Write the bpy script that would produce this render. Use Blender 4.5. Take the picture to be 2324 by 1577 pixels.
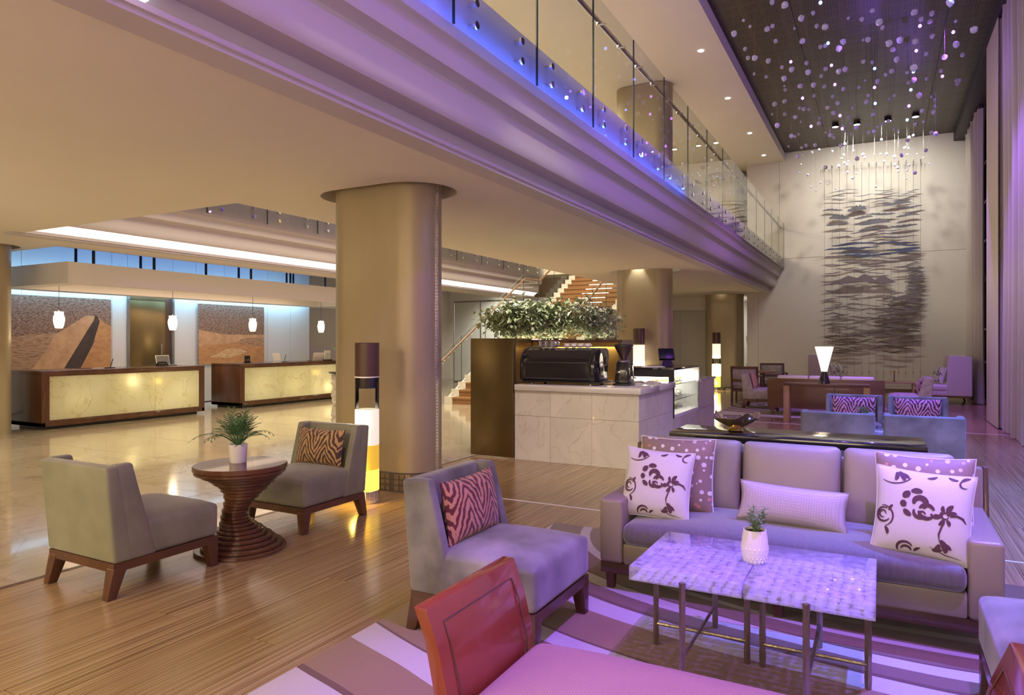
import bpy, bmesh, math, random
from mathutils import Vector, Matrix
random.seed(7)
PI = math.pi
for o in list(bpy.data.objects): bpy.data.objects.remove(o)
scene = bpy.context.scene
COL = scene.collection

# ------------------------------------------------------------------ camera, world, lights, exposure
FPX = 1560.0; YAW = math.atan(838/FPX); CAMH = 1.45
cam_d = bpy.data.cameras.new('camera'); cam = bpy.data.objects.new('camera', cam_d); COL.objects.link(cam)
cam.location = (0, 0, CAMH); cam.rotation_euler = (PI/2, 0, YAW)
cam_d.sensor_width = 36; cam_d.lens = 36*FPX/2324; cam_d.shift_y = -13.5/2324; cam_d.clip_end = 200; cam_d.clip_start = .05
scene.camera = cam
w = bpy.data.worlds.new('world'); scene.world = w; w.use_nodes = True
w.node_tree.nodes['Background'].inputs[0].default_value = (.9, .78, .62, 1)
w.node_tree.nodes['Background'].inputs[1].default_value = .02
vs = scene.view_settings
vs.view_transform = 'Standard'; vs.look = 'None'; vs.gamma = 1; vs.use_curve_mapping = False; vs.exposure = -0.2

WARM = (1, .87, .63); WARMW = (1, .86, .66); PURP = (.30, .10, 1); BLUE = (.10, .16, 1); WHITE = (1, .95, .85)
def area(name, loc, size, power, col, rot=(0, 0, 0), spread=None):
    d = bpy.data.lights.new(name, 'AREA'); d.shape = 'RECTANGLE'; d.size, d.size_y = size; d.energy = power; d.color = col
    if spread: d.spread = spread
    o = bpy.data.objects.new(name, d); COL.objects.link(o); o.location = loc; o.rotation_euler = rot; return o
def spot(name, loc, tgt, power, col, angle=60, blend=.6, r=.05):
    d = bpy.data.lights.new(name, 'SPOT'); d.energy = power; d.color = col; d.spot_size = math.radians(angle); d.spot_blend = blend; d.shadow_soft_size = r
    o = bpy.data.objects.new(name, d); COL.objects.link(o); o.location = loc
    o.rotation_euler = (Vector(tgt)-Vector(loc)).to_track_quat('-Z', 'Y').to_euler(); return o
def point(name, loc, power, col, r=.05):
    d = bpy.data.lights.new(name, 'POINT'); d.energy = power; d.color = col; d.shadow_soft_size = r
    o = bpy.data.objects.new(name, d); COL.objects.link(o); o.location = loc; return o
# hall daylight-free: warm atrium and mezzanine lamps, plus unseen fills added for hall, lounge and ceilings
area('hall_fill', (-.3, 3.0, 7.0), (3, 7), 80, WARMW)  # added area fill above the hall, out of view
area('atrium_lamp', (-8.2, 12.5, 6.7), (3.5, 14), 1500, WARM)
area('lounge_fill', (-4.5, -1.6, 2.88), (3.5, 2.2), 190, WARM)  # added fill under the lower ceiling behind the camera
area('lounge_ceiling_fill', (-5.5, -2.4, 1.9), (2.5, 1.2), 215, WARM, (PI, 0, 0))  # upward fill added behind the camera to lighten the lower ceiling
area('marble_ceiling_fill', (-9.5, .6, 1.9), (2.5, 1.2), 190, WARM, (PI, 0, 0))  # another added upward fill, for the ceiling on the marble side
area('hall_front_fill', (-.2, -3.4, 2.6), (3.4, 1.6), 230, WARMW, (-PI/2, 0, 0))  # frontal warm fill added at the back wall, out of view
area('mezzanine_lamp', (-6.5, 1.0, 6.75), (4, 4), 330, WARM)
area('bar_ceiling_fill', (-4.3, 9.38, 1.50), (1.8, .3), 6, WARM, (PI, 0, 0))  # hidden fill added above the trough to lighten the ceiling
for (x, y, c, p) in [(.85, 2.0, PURP, 3600), (1.75, 5.5, BLUE, 5500), (.6, 4.2, PURP, 650), (.9, 8.6, BLUE, 2600), (.8, 12.0, PURP, 1500), (.9, 16.0, PURP, 1700)]:
    spot('purple_lamp', (x, y, 6.7), (x-.1, y+.1, 0), p, c, 54 if y < 3 else 58, .45, .08)
for y in (1.6, 7.0, 13.0):
    spot('purple_wash', (1.4, y, 6.6), (-2.8, y+1.5, 3.3), 620, (.42, .08, 1), 60, .9, .1)
for (x, y, z) in [(.2, 7.0, 6.0), (1.0, 9.0, 6.2), (-.3, 11.0, 6.2), (.9, 13.0, 6.3), (-.2, 15.5, 6.3), (.6, 18.0, 6.3)]: point('chandelier_led', (x, y, z-.5), 22, (.30, .12, 1), .03)
spot('bar_fill_spot', (.4, 2.2, 6.9), (-3.3, 7.5, .6), 1500, WARMW, 24, .7, .06)  # spot added out of view to brighten the bar front
spot('column_fill_spot', (-.8, .8, 6.9), (-4.2, 5.3, .7), 500, WARM, 20, .8, .06)  # spot added out of view to brighten the big column
area('blue_channel', (-2.585, 5.2, 3.63), (.03, 10.5), 26, (.04, .12, 1), (0, math.radians(205), 0))

# ------------------------------------------------------------------ materials
class NT:
    def __init__(s, name):
        s.m = bpy.data.materials.new(name); s.m.use_nodes = True; s.t = s.m.node_tree; s.n = s.t.nodes
        s.b = s.n['Principled BSDF']; s.out = s.n['Material Output']
    def new(s, typ, **kw):
        nd = s.n.new(typ)
        for k, v in kw.items():
            if k.startswith('i_'):
                key = k[2:]; key = int(key) if key.isdigit() else key.replace('_', ' ')
                s.set(nd.inputs[key], v)
            else: setattr(nd, k, v)
        return nd
    def set(s, sock, v):
        if isinstance(v, bpy.types.NodeSocket): s.t.links.new(v, sock)
        elif isinstance(v, bpy.types.Node): s.t.links.new(v.outputs[0], sock)
        else: sock.default_value = v
    def math(s, op, a, b=0.0, c=None, clamp=False):
        nd = s.n.new('ShaderNodeMath'); nd.operation = op; nd.use_clamp = clamp
        s.set(nd.inputs[0], a); s.set(nd.inputs[1], b)
        if c is not None: s.set(nd.inputs[2], c)
        return nd.outputs[0]
    def co(s, kind='Object', scale=(1, 1, 1), loc=(0, 0, 0), rot=(0, 0, 0)):
        if kind == 'World': src = s.n.new('ShaderNodeNewGeometry').outputs['Position']
        else: src = s.n.new('ShaderNodeTexCoord').outputs[kind]
        mp = s.n.new('ShaderNodeMapping'); s.t.links.new(src, mp.inputs[0])
        mp.inputs['Scale'].default_value = scale; mp.inputs['Location'].default_value = loc; mp.inputs['Rotation'].default_value = rot
        return mp.outputs[0]
    def noise(s, co, scale=5, detail=4, rough=.5, dist=0):
        nd = s.new('ShaderNodeTexNoise', i_Vector=co, i_Scale=scale, i_Detail=detail, i_Roughness=rough, i_Distortion=dist); return nd.outputs[0]
    def ramp(s, fac, stops, interp='LINEAR'):
        nd = s.n.new('ShaderNodeValToRGB'); s.t.links.new(fac, nd.inputs[0]); cr = nd.color_ramp; cr.interpolation = interp
        while len(cr.elements) < len(stops): cr.elements.new(.5)
        for e, (p, c) in zip(cr.elements, stops): e.position = p; e.color = (*c, 1) if len(c) == 3 else c
        return nd.outputs[0]
    def mix(s, f, a, b):
        nd = s.n.new('ShaderNodeMix'); nd.data_type = 'RGBA'
        s.set(nd.inputs[0], f)
        for i, v in ((6, a), (7, b)): s.set(nd.inputs[i], (*v, 1) if isinstance(v, tuple) and len(v) == 3 else v)
        return nd.outputs[2]
    def bump(s, h, strength=.2, dist=.01):
        nd = s.new('ShaderNodeBump', i_Height=h, i_Strength=strength, i_Distance=dist); s.t.links.new(nd.outputs[0], s.b.inputs['Normal'])
    def P(s, **kw):
        for k, v in kw.items():
            k = k.replace('_', ' ')
            if isinstance(v, tuple) and len(v) == 3 and k != 'Normal': v = (*v, 1)
            s.set(s.b.inputs[k], v)
def pm(name, col, rough=.5, metal=0, var=None, vs=6, vst=(1, 1, 1), bump=0, bs=60, bd=.004, bst=(1, 1, 1), coat=0, sheen=0, spec=None, det=4):
    t = NT(name); t.P(Roughness=rough, Metallic=metal, Coat_Weight=coat, Sheen_Weight=sheen)
    if spec is not None: t.P(Specular_IOR_Level=spec)
    if var: t.P(Base_Color=t.ramp(t.noise(t.co('Object', vst), vs, det), [(.3, col), (.7, var)]))
    else: t.P(Base_Color=col)
    if bump: t.bump(t.noise(t.co('Object', bst), bs, 3), bump, bd)
    return t.m
def emis(name, col, strength, base=None):
    t = NT(name); t.P(Base_Color=base or col, Emission_Color=col, Emission_Strength=strength, Roughness=.4); return t.m
def glass(name, tint=(.93, .98, .95), rough=.0, ior=1.45, extra=0.0):
    t = NT(name); t.n.remove(t.b)
    tr = t.new('ShaderNodeBsdfTransparent'); tr.inputs[0].default_value = (*tint, 1)
    gl = t.new('ShaderNodeBsdfGlossy'); gl.inputs['Roughness'].default_value = rough
    fr = t.new('ShaderNodeFresnel', i_IOR=ior)
    f = t.math('ADD', fr.outputs[0], extra, clamp=True)
    mx = t.n.new('ShaderNodeMixShader'); t.set(mx.inputs[0], f); t.set(mx.inputs[1], tr.outputs[0]); t.set(mx.inputs[2], gl.outputs[0])
    t.set(t.out.inputs[0], mx.outputs[0]); return t.m
M = {}
M['plaster'] = pm('plaster', (.68, .62, .53), .85, var=(.70, .64, .55), vs=1.5)
M['plaster_white'] = pm('plaster_white', (.74, .70, .66), .7, spec=.3)
M['fascia'] = pm('fascia', (.50, .45, .45), .55, spec=.4)
M['wallpanel'] = pm('wallpanel', (.56, .51, .45), .8, var=(.60, .55, .48), vs=40, vst=(1, 1, .3), bump=.15, bs=300, bd=.002)
M['dark_ceiling_edge'] = pm('dark_ceiling_edge', (.035, .028, .026), .5)
M['bronze_skin'] = pm('bronze_skin', (.37, .30, .185), .42, .35, var=(.41, .335, .21), vs=3, vst=(1, 1, .3))
M['bronze_panel'] = pm('bronze_panel', (.16, .115, .05), .3, .85, var=(.22, .16, .075), vs=2.2, vst=(1, 1, .6))
M['brass'] = pm('brass', (.55, .36, .12), .3, .9)
M['mahogany'] = pm('mahogany', (.075, .030, .013), .25, var=(.125, .05, .022), vs=5, vst=(1, 1, .12), coat=.3)
M['redwood'] = pm('redwood', (.21, .035, .016), .22, var=(.27, .052, .024), vs=4, vst=(.3, 1, 1), coat=.5)
M['darkwood'] = pm('darkwood', (.075, .032, .018), .35, var=(.10, .045, .027), vs=5, vst=(1, 1, .15), coat=.2)
M['walnut'] = pm('walnut', (.12, .055, .028), .35, var=(.17, .085, .045), vs=6, vst=(.15, 1, 1), coat=.2)
M['paleoak'] = pm('paleoak', (.45, .27, .13), .4, var=(.53, .33, .17), vs=8, vst=(1, 1, .1))
M['black_gloss'] = pm('black_gloss', (.016, .014, .015), .12, coat=.5)
M['black_plastic'] = pm('black_plastic', (.018, .017, .017), .35)
M['black_metal'] = pm('black_metal', (.02, .02, .022), .3, .4)
M['chrome'] = pm('chrome', (.75, .75, .74), .12, 1)
M['white_ceramic'] = pm('white_ceramic', (.80, .76, .72), .3)
M['paper'] = pm('paper', (.78, .76, .72), .7)
M['velvet_olive'] = pm('velvet_olive', (.16, .155, .09), .6, var=(.25, .24, .15), vs=4, sheen=.25, bump=.1, bs=500, bd=.001)
M['velvet_grey'] = pm('velvet_grey', (.06, .056, .05), .6, var=(.30, .28, .26), vs=3.4, vst=(1, 1, 1), sheen=.3, det=6)
M['velvet_seat'] = pm('velvet_seat', (.085, .074, .07), .8, var=(.12, .105, .10), vs=60, vst=(1, 1, .2), sheen=.5, bump=.3, bs=250, bd=.002)
M['leather_taupe'] = pm('leather_taupe', (.25, .205, .14), .36, bump=.12, bs=220, bd=.002)
M['silk_taupe'] = pm('silk_taupe', (.31, .265, .195), .42, var=(.34, .29, .215), vs=3, bump=.12, bs=9, bd=.01)
M['cream_fabric'] = pm('cream_fabric', (.62, .53, .50), .8, bump=.1, bs=300, bd=.002)
M['white_linen'] = pm('white_linen', (.62, .585, .54), .8, bump=.15, bs=400, bd=.0015)
M['print_brown'] = pm('print_brown', (.10, .04, .05), .8)
M['leaf'] = pm('leaf', (.045, .12, .03), .45, var=(.10, .22, .06), vs=12)
M['leaf_pale'] = pm('leaf_pale', (.20, .26, .12), .45, var=(.48, .52, .32), vs=14)
M['leaf_grey'] = pm('leaf_grey', (.09, .20, .05), .5, var=(.28, .40, .16), vs=20)
M['branch'] = pm('branch', (.12, .08, .05), .8)
M['soil'] = pm('soil', (.04, .03, .02), .95)
M['glass'] = glass('glass')
M['glass_clear'] = glass('glass_clear', (.97, .98, .97))
M['curtain'] = pm('curtain', (.42, .37, .32), .85, sheen=.3, bump=.1, bs=300, bd=.002)
M['curtain_lining'] = pm('curtain_lining', (.56, .50, .36), .9)
M['window_glass'] = pm('window_glass', (.006, .007, .008), .04, coat=.6)
M['lamp_white'] = emis('lamp_white', (1, .90, .66), 2.4)
M['lamp_shade'] = emis('lamp_shade', (1, .86, .60), 3.6)
M['lamp_soft'] = emis('lamp_soft', (1, .88, .62), 1.2, (.8, .76, .66))
M['lamp_yellow'] = emis('lamp_yellow', (1, .70, .09), 1.6)
M['lamp_hot'] = emis('lamp_hot', (1, .93, .80), 14)
M['led_white'] = emis('led_white', (1, .90, .72), 9)
M['led_purple'] = emis('led_purple', (.50, .16, 1), 7)
M['led_blue'] = emis('led_blue', (.16, .25, 1), 8)
M['screen'] = emis('screen', (.75, .88, 1), .9)
M['grey_metal'] = pm('grey_metal', (.30, .30, .31), .3, .9)
M['hammered'] = pm('hammered', (.34, .28, .20), .32, .85, bump=.6, bs=45, bd=.006, bst=(1, 1, .7))
M['mosaic'] = pm('mosaic', (.20, .15, .09), .25, .5, var=(.33, .26, .16), vs=30)
M['grout'] = pm('grout', (.10, .085, .065), .9)
M['terracotta'] = pm('terracotta', (.5, .2, .12), .7)
M['food_tan'] = pm('food_tan', (.55, .33, .13), .7, var=(.68, .45, .2), vs=40)
M['food_green'] = pm('food_green', (.16, .28, .06), .6, var=(.4, .35, .12), vs=40)
M['food_white'] = pm('food_white', (.75, .72, .66), .5)

def m_marble(name, a, b, vein, rough=.2, scale=1.2, coat=.2, vw=.04):
    t = NT(name); co = t.co('World'); n = t.noise(co, scale, 6, .6, .6)
    info = t.n.new('ShaderNodeObjectInfo'); co2 = t.new('ShaderNodeVectorMath', operation='ADD'); t.set(co2.inputs[0], co)
    rr = t.math('MULTIPLY', info.outputs['Random'], 30.0)
    cmb = t.new('ShaderNodeCombineXYZ', i_X=rr, i_Y=rr, i_Z=rr); t.set(co2.inputs[1], cmb.outputs[0])
    n = t.noise(co2.outputs[0], scale, 6, .6, .6)
    v = t.noise(co2.outputs[0], scale*.8, 5, .55, 1.5)
    vv = t.math('ABSOLUTE', t.math('SUBTRACT', v, .5))
    vm = t.math('SUBTRACT', 1.0, t.math('DIVIDE', vv, vw), clamp=True)
    c = t.ramp(n, [(.3, a), (.7, b)])
    t.P(Base_Color=t.mix(t.math('MULTIPLY', vm, .55), c, vein), Roughness=rough, Coat_Weight=coat); return t.m
M['marble_floor'] = m_marble('marble_floor', (.38, .31, .21), (.48, .40, .29), (.30, .23, .15), .12, 1.1, .3, .03)
M['marble_white'] = m_marble('marble_white', (.58, .54, .47), (.70, .66, .58), (.46, .41, .33), .25, 1.6, .2, .014)
M['counter_stone'] = pm('counter_stone', (.60, .57, .52), .15, coat=.3)
def m_onyx():
    t = NT('onyx'); co = t.co('World'); n = t.noise(co, 1.3, 6, .6, .8); v = t.noise(co, 1.0, 5, .6, 1.8)
    vm = t.math('SUBTRACT', 1.0, t.math('DIVIDE', t.math('ABSOLUTE', t.math('SUBTRACT', v, .5)), .010), clamp=True)
    c = t.ramp(n, [(.22, (.62, .46, .20)), (.36, (.86, .82, .60)), (.7, (.93, .91, .74))])
    c = t.mix(t.math('MULTIPLY', vm, .45), c, (.45, .33, .13))
    t.n.remove(t.b)
    tl = t.new('ShaderNodeBsdfTranslucent', i_Color=c); df = t.new('ShaderNodeBsdfDiffuse', i_Color=c); gl = t.new('ShaderNodeBsdfGlossy', i_Roughness=.08)
    a = t.n.new('ShaderNodeMixShader'); a.inputs[0].default_value = .3; t.set(a.inputs[1], tl.outputs[0]); t.set(a.inputs[2], df.outputs[0])
    b = t.n.new('ShaderNodeMixShader'); b.inputs[0].default_value = .05; t.set(b.inputs[1], a.outputs[0]); t.set(b.inputs[2], gl.outputs[0])
    t.set(t.out.inputs[0], b.outputs[0]); return t.m
M['onyx'] = m_onyx()
def m_plank():
    t = NT('plank'); info = t.n.new('ShaderNodeObjectInfo'); r = info.outputs['Random']
    co = t.co('World', (1, 1, 1)); add = t.new('ShaderNodeVectorMath', operation='ADD'); t.set(add.inputs[0], co)
    cmb = t.new('ShaderNodeCombineXYZ', i_X=t.math('MULTIPLY', r, 40), i_Y=t.math('MULTIPLY', r, 17), i_Z=0.0); t.set(add.inputs[1], cmb.outputs[0])
    mp = t.new('ShaderNodeMapping', i_Scale=(1, .006, 1)); t.set(mp.inputs[0], add.outputs[0])
    fine = t.noise(mp.outputs[0], 95, 2, .55)
    mp2 = t.new('ShaderNodeMapping', i_Scale=(1, .12, 1)); t.set(mp2.inputs[0], add.outputs[0])
    broad = t.noise(mp2.outputs[0], 7, 3, .5)
    c = t.ramp(fine, [(.30, (.13, .07, .028)), (.42, (.27, .165, .07)), (.58, (.40, .27, .13)), (.72, (.50, .36, .19))])
    c2 = t.mix(t.math('MULTIPLY', broad, .28), c, (.22, .13, .055))
    t.P(Base_Color=c2, Roughness=t.math('ADD', t.math('MULTIPLY', fine, .12), .16), Coat_Weight=.2, Coat_Roughness=.15); t.bump(fine, .05, .002); return t.m
M['plank'] = m_plank()
def m_rug(name, cx, cy, asp, bands, rmax):
    t = NT(name); co = t.co('World'); sp = t.new('ShaderNodeSeparateXYZ'); t.set(sp.inputs[0], co)
    wob = t.math('MULTIPLY', t.math('SUBTRACT', t.noise(co, .9, 1), .5), .16)
    dx = t.math('DIVIDE', t.math('SUBTRACT', sp.outputs[0], cx), asp); dy = t.math('ADD', t.math('SUBTRACT', sp.outputs[1], cy), wob)
    r = t.math('DIVIDE', t.math('SQRT', t.math('ADD', t.math('MULTIPLY', dx, dx), t.math('MULTIPLY', dy, dy))), rmax)
    K = {'L': (.50, .44, .43), 'M': (.17, .08, .062), 'T': (.25, .14, .072), 'O': (.11, .08, .03), 'R': (.11, .035, .025), 'G': (.33, .30, .21)}
    c = t.ramp(r, [(a/rmax, K[k]) for a, k in bands], 'CONSTANT')
    pile = t.noise(co, 400, 2)
    t.P(Base_Color=t.mix(t.math('MULTIPLY', pile, .25), c, (.08, .06, .05)), Roughness=.95, Sheen_Weight=.2); t.bump(pile, .3, .003); return t.m
M['rug_front'] = m_rug('rug_front', .1, 5.1, 1.56, [(0, 'O'), (.55, 'G'), (.62, 'O'), (.95, 'G'), (1.02, 'O'), (1.12, 'G'), (1.18, 'M'), (1.316, 'L'), (1.374, 'M'), (1.51, 'R'), (1.53, 'L'), (1.617, 'M'), (1.73, 'R'), (1.754, 'L'), (1.90, 'T'), (2.18, 'R'), (2.2, 'L'), (2.30, 'M'), (2.42, 'R'), (2.44, 'L'), (2.547, 'T'), (2.77, 'R'), (2.794, 'L'), (2.938, 'T'), (3.21, 'R'), (3.24, 'L'), (3.455, 'M'), (3.7, 'L')], 4.0)
M['rug_far'] = m_rug('rug_far', -.9, 16.6, 1.3, [(0, 'O'), (.4, 'L'), (.5, 'M'), (.7, 'L'), (.8, 'T'), (1.0, 'L'), (1.1, 'O'), (1.25, 'G'), (1.35, 'M'), (1.55, 'L'), (1.65, 'M'), (1.8, 'L'), (1.9, 'T'), (2.1, 'L'), (2.2, 'M'), (2.4, 'L')], 4.0)
def m_zebra(name, dark, light, n=1.55):
    t = NT(name); sp = t.new('ShaderNodeSeparateXYZ'); t.set(sp.inputs[0], t.co('Object')); x, z = sp.outputs[0], sp.outputs[2]
    nz = t.noise(t.co('Object'), 9, 3)
    tri = t.math('ABSOLUTE', t.math('SUBTRACT', t.math('FRACT', t.math('ADD', t.math('MULTIPLY', x, 4.6), .5)), .5))
    ph = t.math('ADD', t.math('ADD', t.math('MULTIPLY', z, 20.0*n/2.2), t.math('MULTIPLY', tri, -8.5*n/2.2)), t.math('MULTIPLY', nz, 2.6))
    f = t.math('FRACT', ph)
    wd = t.math('ADD', .50, t.math('MULTIPLY', t.math('SUBTRACT', t.noise(t.co('Object'), 22, 2), .5), .7))
    k = t.math('GREATER_THAN', f, wd)
    t.P(Base_Color=t.mix(k, dark, light), Roughness=.7, Sheen_Weight=.2); return t.m
M['zebra_gold'] = m_zebra('zebra_gold', (.055, .022, .012), (.42, .25, .09))
M['zebra_red'] = m_zebra('zebra_red', (.11, .014, .016), (.50, .24, .13))
M['zebra_plum'] = m_zebra('zebra_plum', (.07, .012, .02), (.60, .24, .38))
def m_dots(name):
    t = NT(name); sp = t.new('ShaderNodeSeparateXYZ'); t.set(sp.inputs[0], t.co('Object')); co = t.new('ShaderNodeCombineXYZ', i_X=sp.outputs[0], i_Y=sp.outputs[2]).outputs[0]
    v = t.new('ShaderNodeTexVoronoi', voronoi_dimensions='2D', i_Vector=co, i_Scale=21, i_Randomness=.8)
    wn = t.new('ShaderNodeTexWhiteNoise'); t.set(wn.inputs['Vector'], v.outputs['Position'])
    rad = t.math('ADD', .08, t.math('MULTIPLY', wn.outputs['Value'], .22))
    k = t.math('LESS_THAN', v.outputs['Distance'], rad)
    wn2 = t.new('ShaderNodeTexWhiteNoise', noise_dimensions='4D', i_W=3.3); t.set(wn2.inputs['Vector'], v.outputs['Position'])
    c = t.ramp(wn2.outputs['Value'], [(0, (.72, .68, .62)), (.5, (.60, .48, .44)), (.66, (.62, .26, .16)), (.8, (.75, .70, .5)), (.92, (.45, .30, .30))], 'CONSTANT')
    t.P(Base_Color=t.mix(k, (.27, .185, .145), c), Roughness=.6); return t.m
M['dots'] = m_dots('dots')
def m_weave(name, a, b, sc):
    t = NT(name); co = t.co('Object', (1, 1, 1), (0, 0, 0), (0, PI/4, 0)); ch = t.new('ShaderNodeTexChecker', i_Vector=co, i_Scale=sc, i_Color1=(*a, 1), i_Color2=(*b, 1))
    t.P(Base_Color=ch.outputs[0], Roughness=.6); t.bump(ch.outputs[1], .4, .003); return t.m
M['weave_taupe'] = m_weave('weave_taupe', (.46, .41, .36), (.38, .33, .29), 110)
def m_ribbed():
    t = NT('rose_ribbed'); sp = t.new('ShaderNodeSeparateXYZ'); t.set(sp.inputs[0], t.co('Object'))
    a = t.math('SINE', t.math('MULTIPLY', t.math('ADD', sp.outputs[0], t.math('MULTIPLY', sp.outputs[1], .12)), 620)); b = t.math('SINE', t.math('MULTIPLY', sp.outputs[1], 420))
    h = t.math('ADD', t.math('MULTIPLY', t.math('MULTIPLY', a, b), .5), .5)
    n = t.noise(t.co('Object'), 3, 3)
    c = t.ramp(n, [(.3, (.40, .25, .19)), (.7, (.46, .29, .22))])
    t.P(Base_Color=t.mix(t.math('MULTIPLY', h, .55), c, (.25, .09, .11)), Roughness=.85); t.bump(h, .5, .002); return t.m
M['rose_ribbed'] = m_ribbed()
def m_pebble():
    t = NT('pebble_glass'); co = t.co('Object'); v = t.new('ShaderNodeTexVoronoi', i_Vector=co, i_Scale=24, feature='SMOOTH_F1')
    t.P(Base_Color=(.62, .62, .72), Roughness=.12, Coat_Weight=.5); t.bump(v.outputs['Distance'], .3, .004); return t.m
M['pebble_glass'] = m_pebble()
def m_perf():
    # bronze acoustic sheet: clusters of small punched slots, fine relief far above
    t = NT('perforated_sheet'); sp = t.new('ShaderNodeSeparateXYZ'); t.set(sp.inputs[0], t.co('World')); x, y = sp.outputs[0], sp.outputs[1]
    def cell(v, per, lo, hi):
        f = t.math('FRACT', t.math('DIVIDE', v, per)); return t.math('MULTIPLY', t.math('GREATER_THAN', f, lo), t.math('LESS_THAN', f, hi))
    big = t.math('MULTIPLY', cell(x, .30, .12, .87), cell(y, .30, .14, .88))
    sl = t.math('MULTIPLY', cell(x, .0457, .25, .75), cell(y, .055, .22, .78))
    hole = t.math('MULTIPLY', big, sl)
    t.P(Base_Color=t.mix(hole, (.088, .066, .046), (.006, .005, .005)), Roughness=.42, Metallic=.35); return t.m
M['perforated'] = m_perf()
def m_ripple(name, a, b, rot, sc=(60, 14, 1), bmp=0):
    t = NT(name); co = t.co('Object', (1, sc[0]/10, sc[1]/10), (0, 0, 0), (rot, 0, 0)); n = t.noise(co, 5, 5, .65, .6)
    t.P(Base_Color=t.ramp(n, [(.36, a), (.62, b)]), Roughness=.6); return t.m
M['dune_dark'] = m_ripple('dune_dark', (.055, .025, .016), (.36, .22, .16), .7, (40, 120, 1))
M['dune_tan'] = m_ripple('dune_tan', (.42, .23, .115), (.55, .33, .18), .3, (10, 10, 1))
M['dune_orange'] = m_ripple('dune_orange', (.38, .18, .075), (.50, .26, .11), .3, (10, 25, 1))
M['dune_streak'] = m_ripple('dune_streak', (.22, .11, .06), (.46, .29, .17), .8, (14, 80, 1))
M['dune_shadow'] = m_ripple('dune_shadow', (.035, .022, .02), (.06, .035, .028), .3, (10, 10, 1))
M['dune_pale'] = m_ripple('dune_pale', (.45, .25, .11), (.66, .46, .26), .1, (20, 60, 1))

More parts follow.
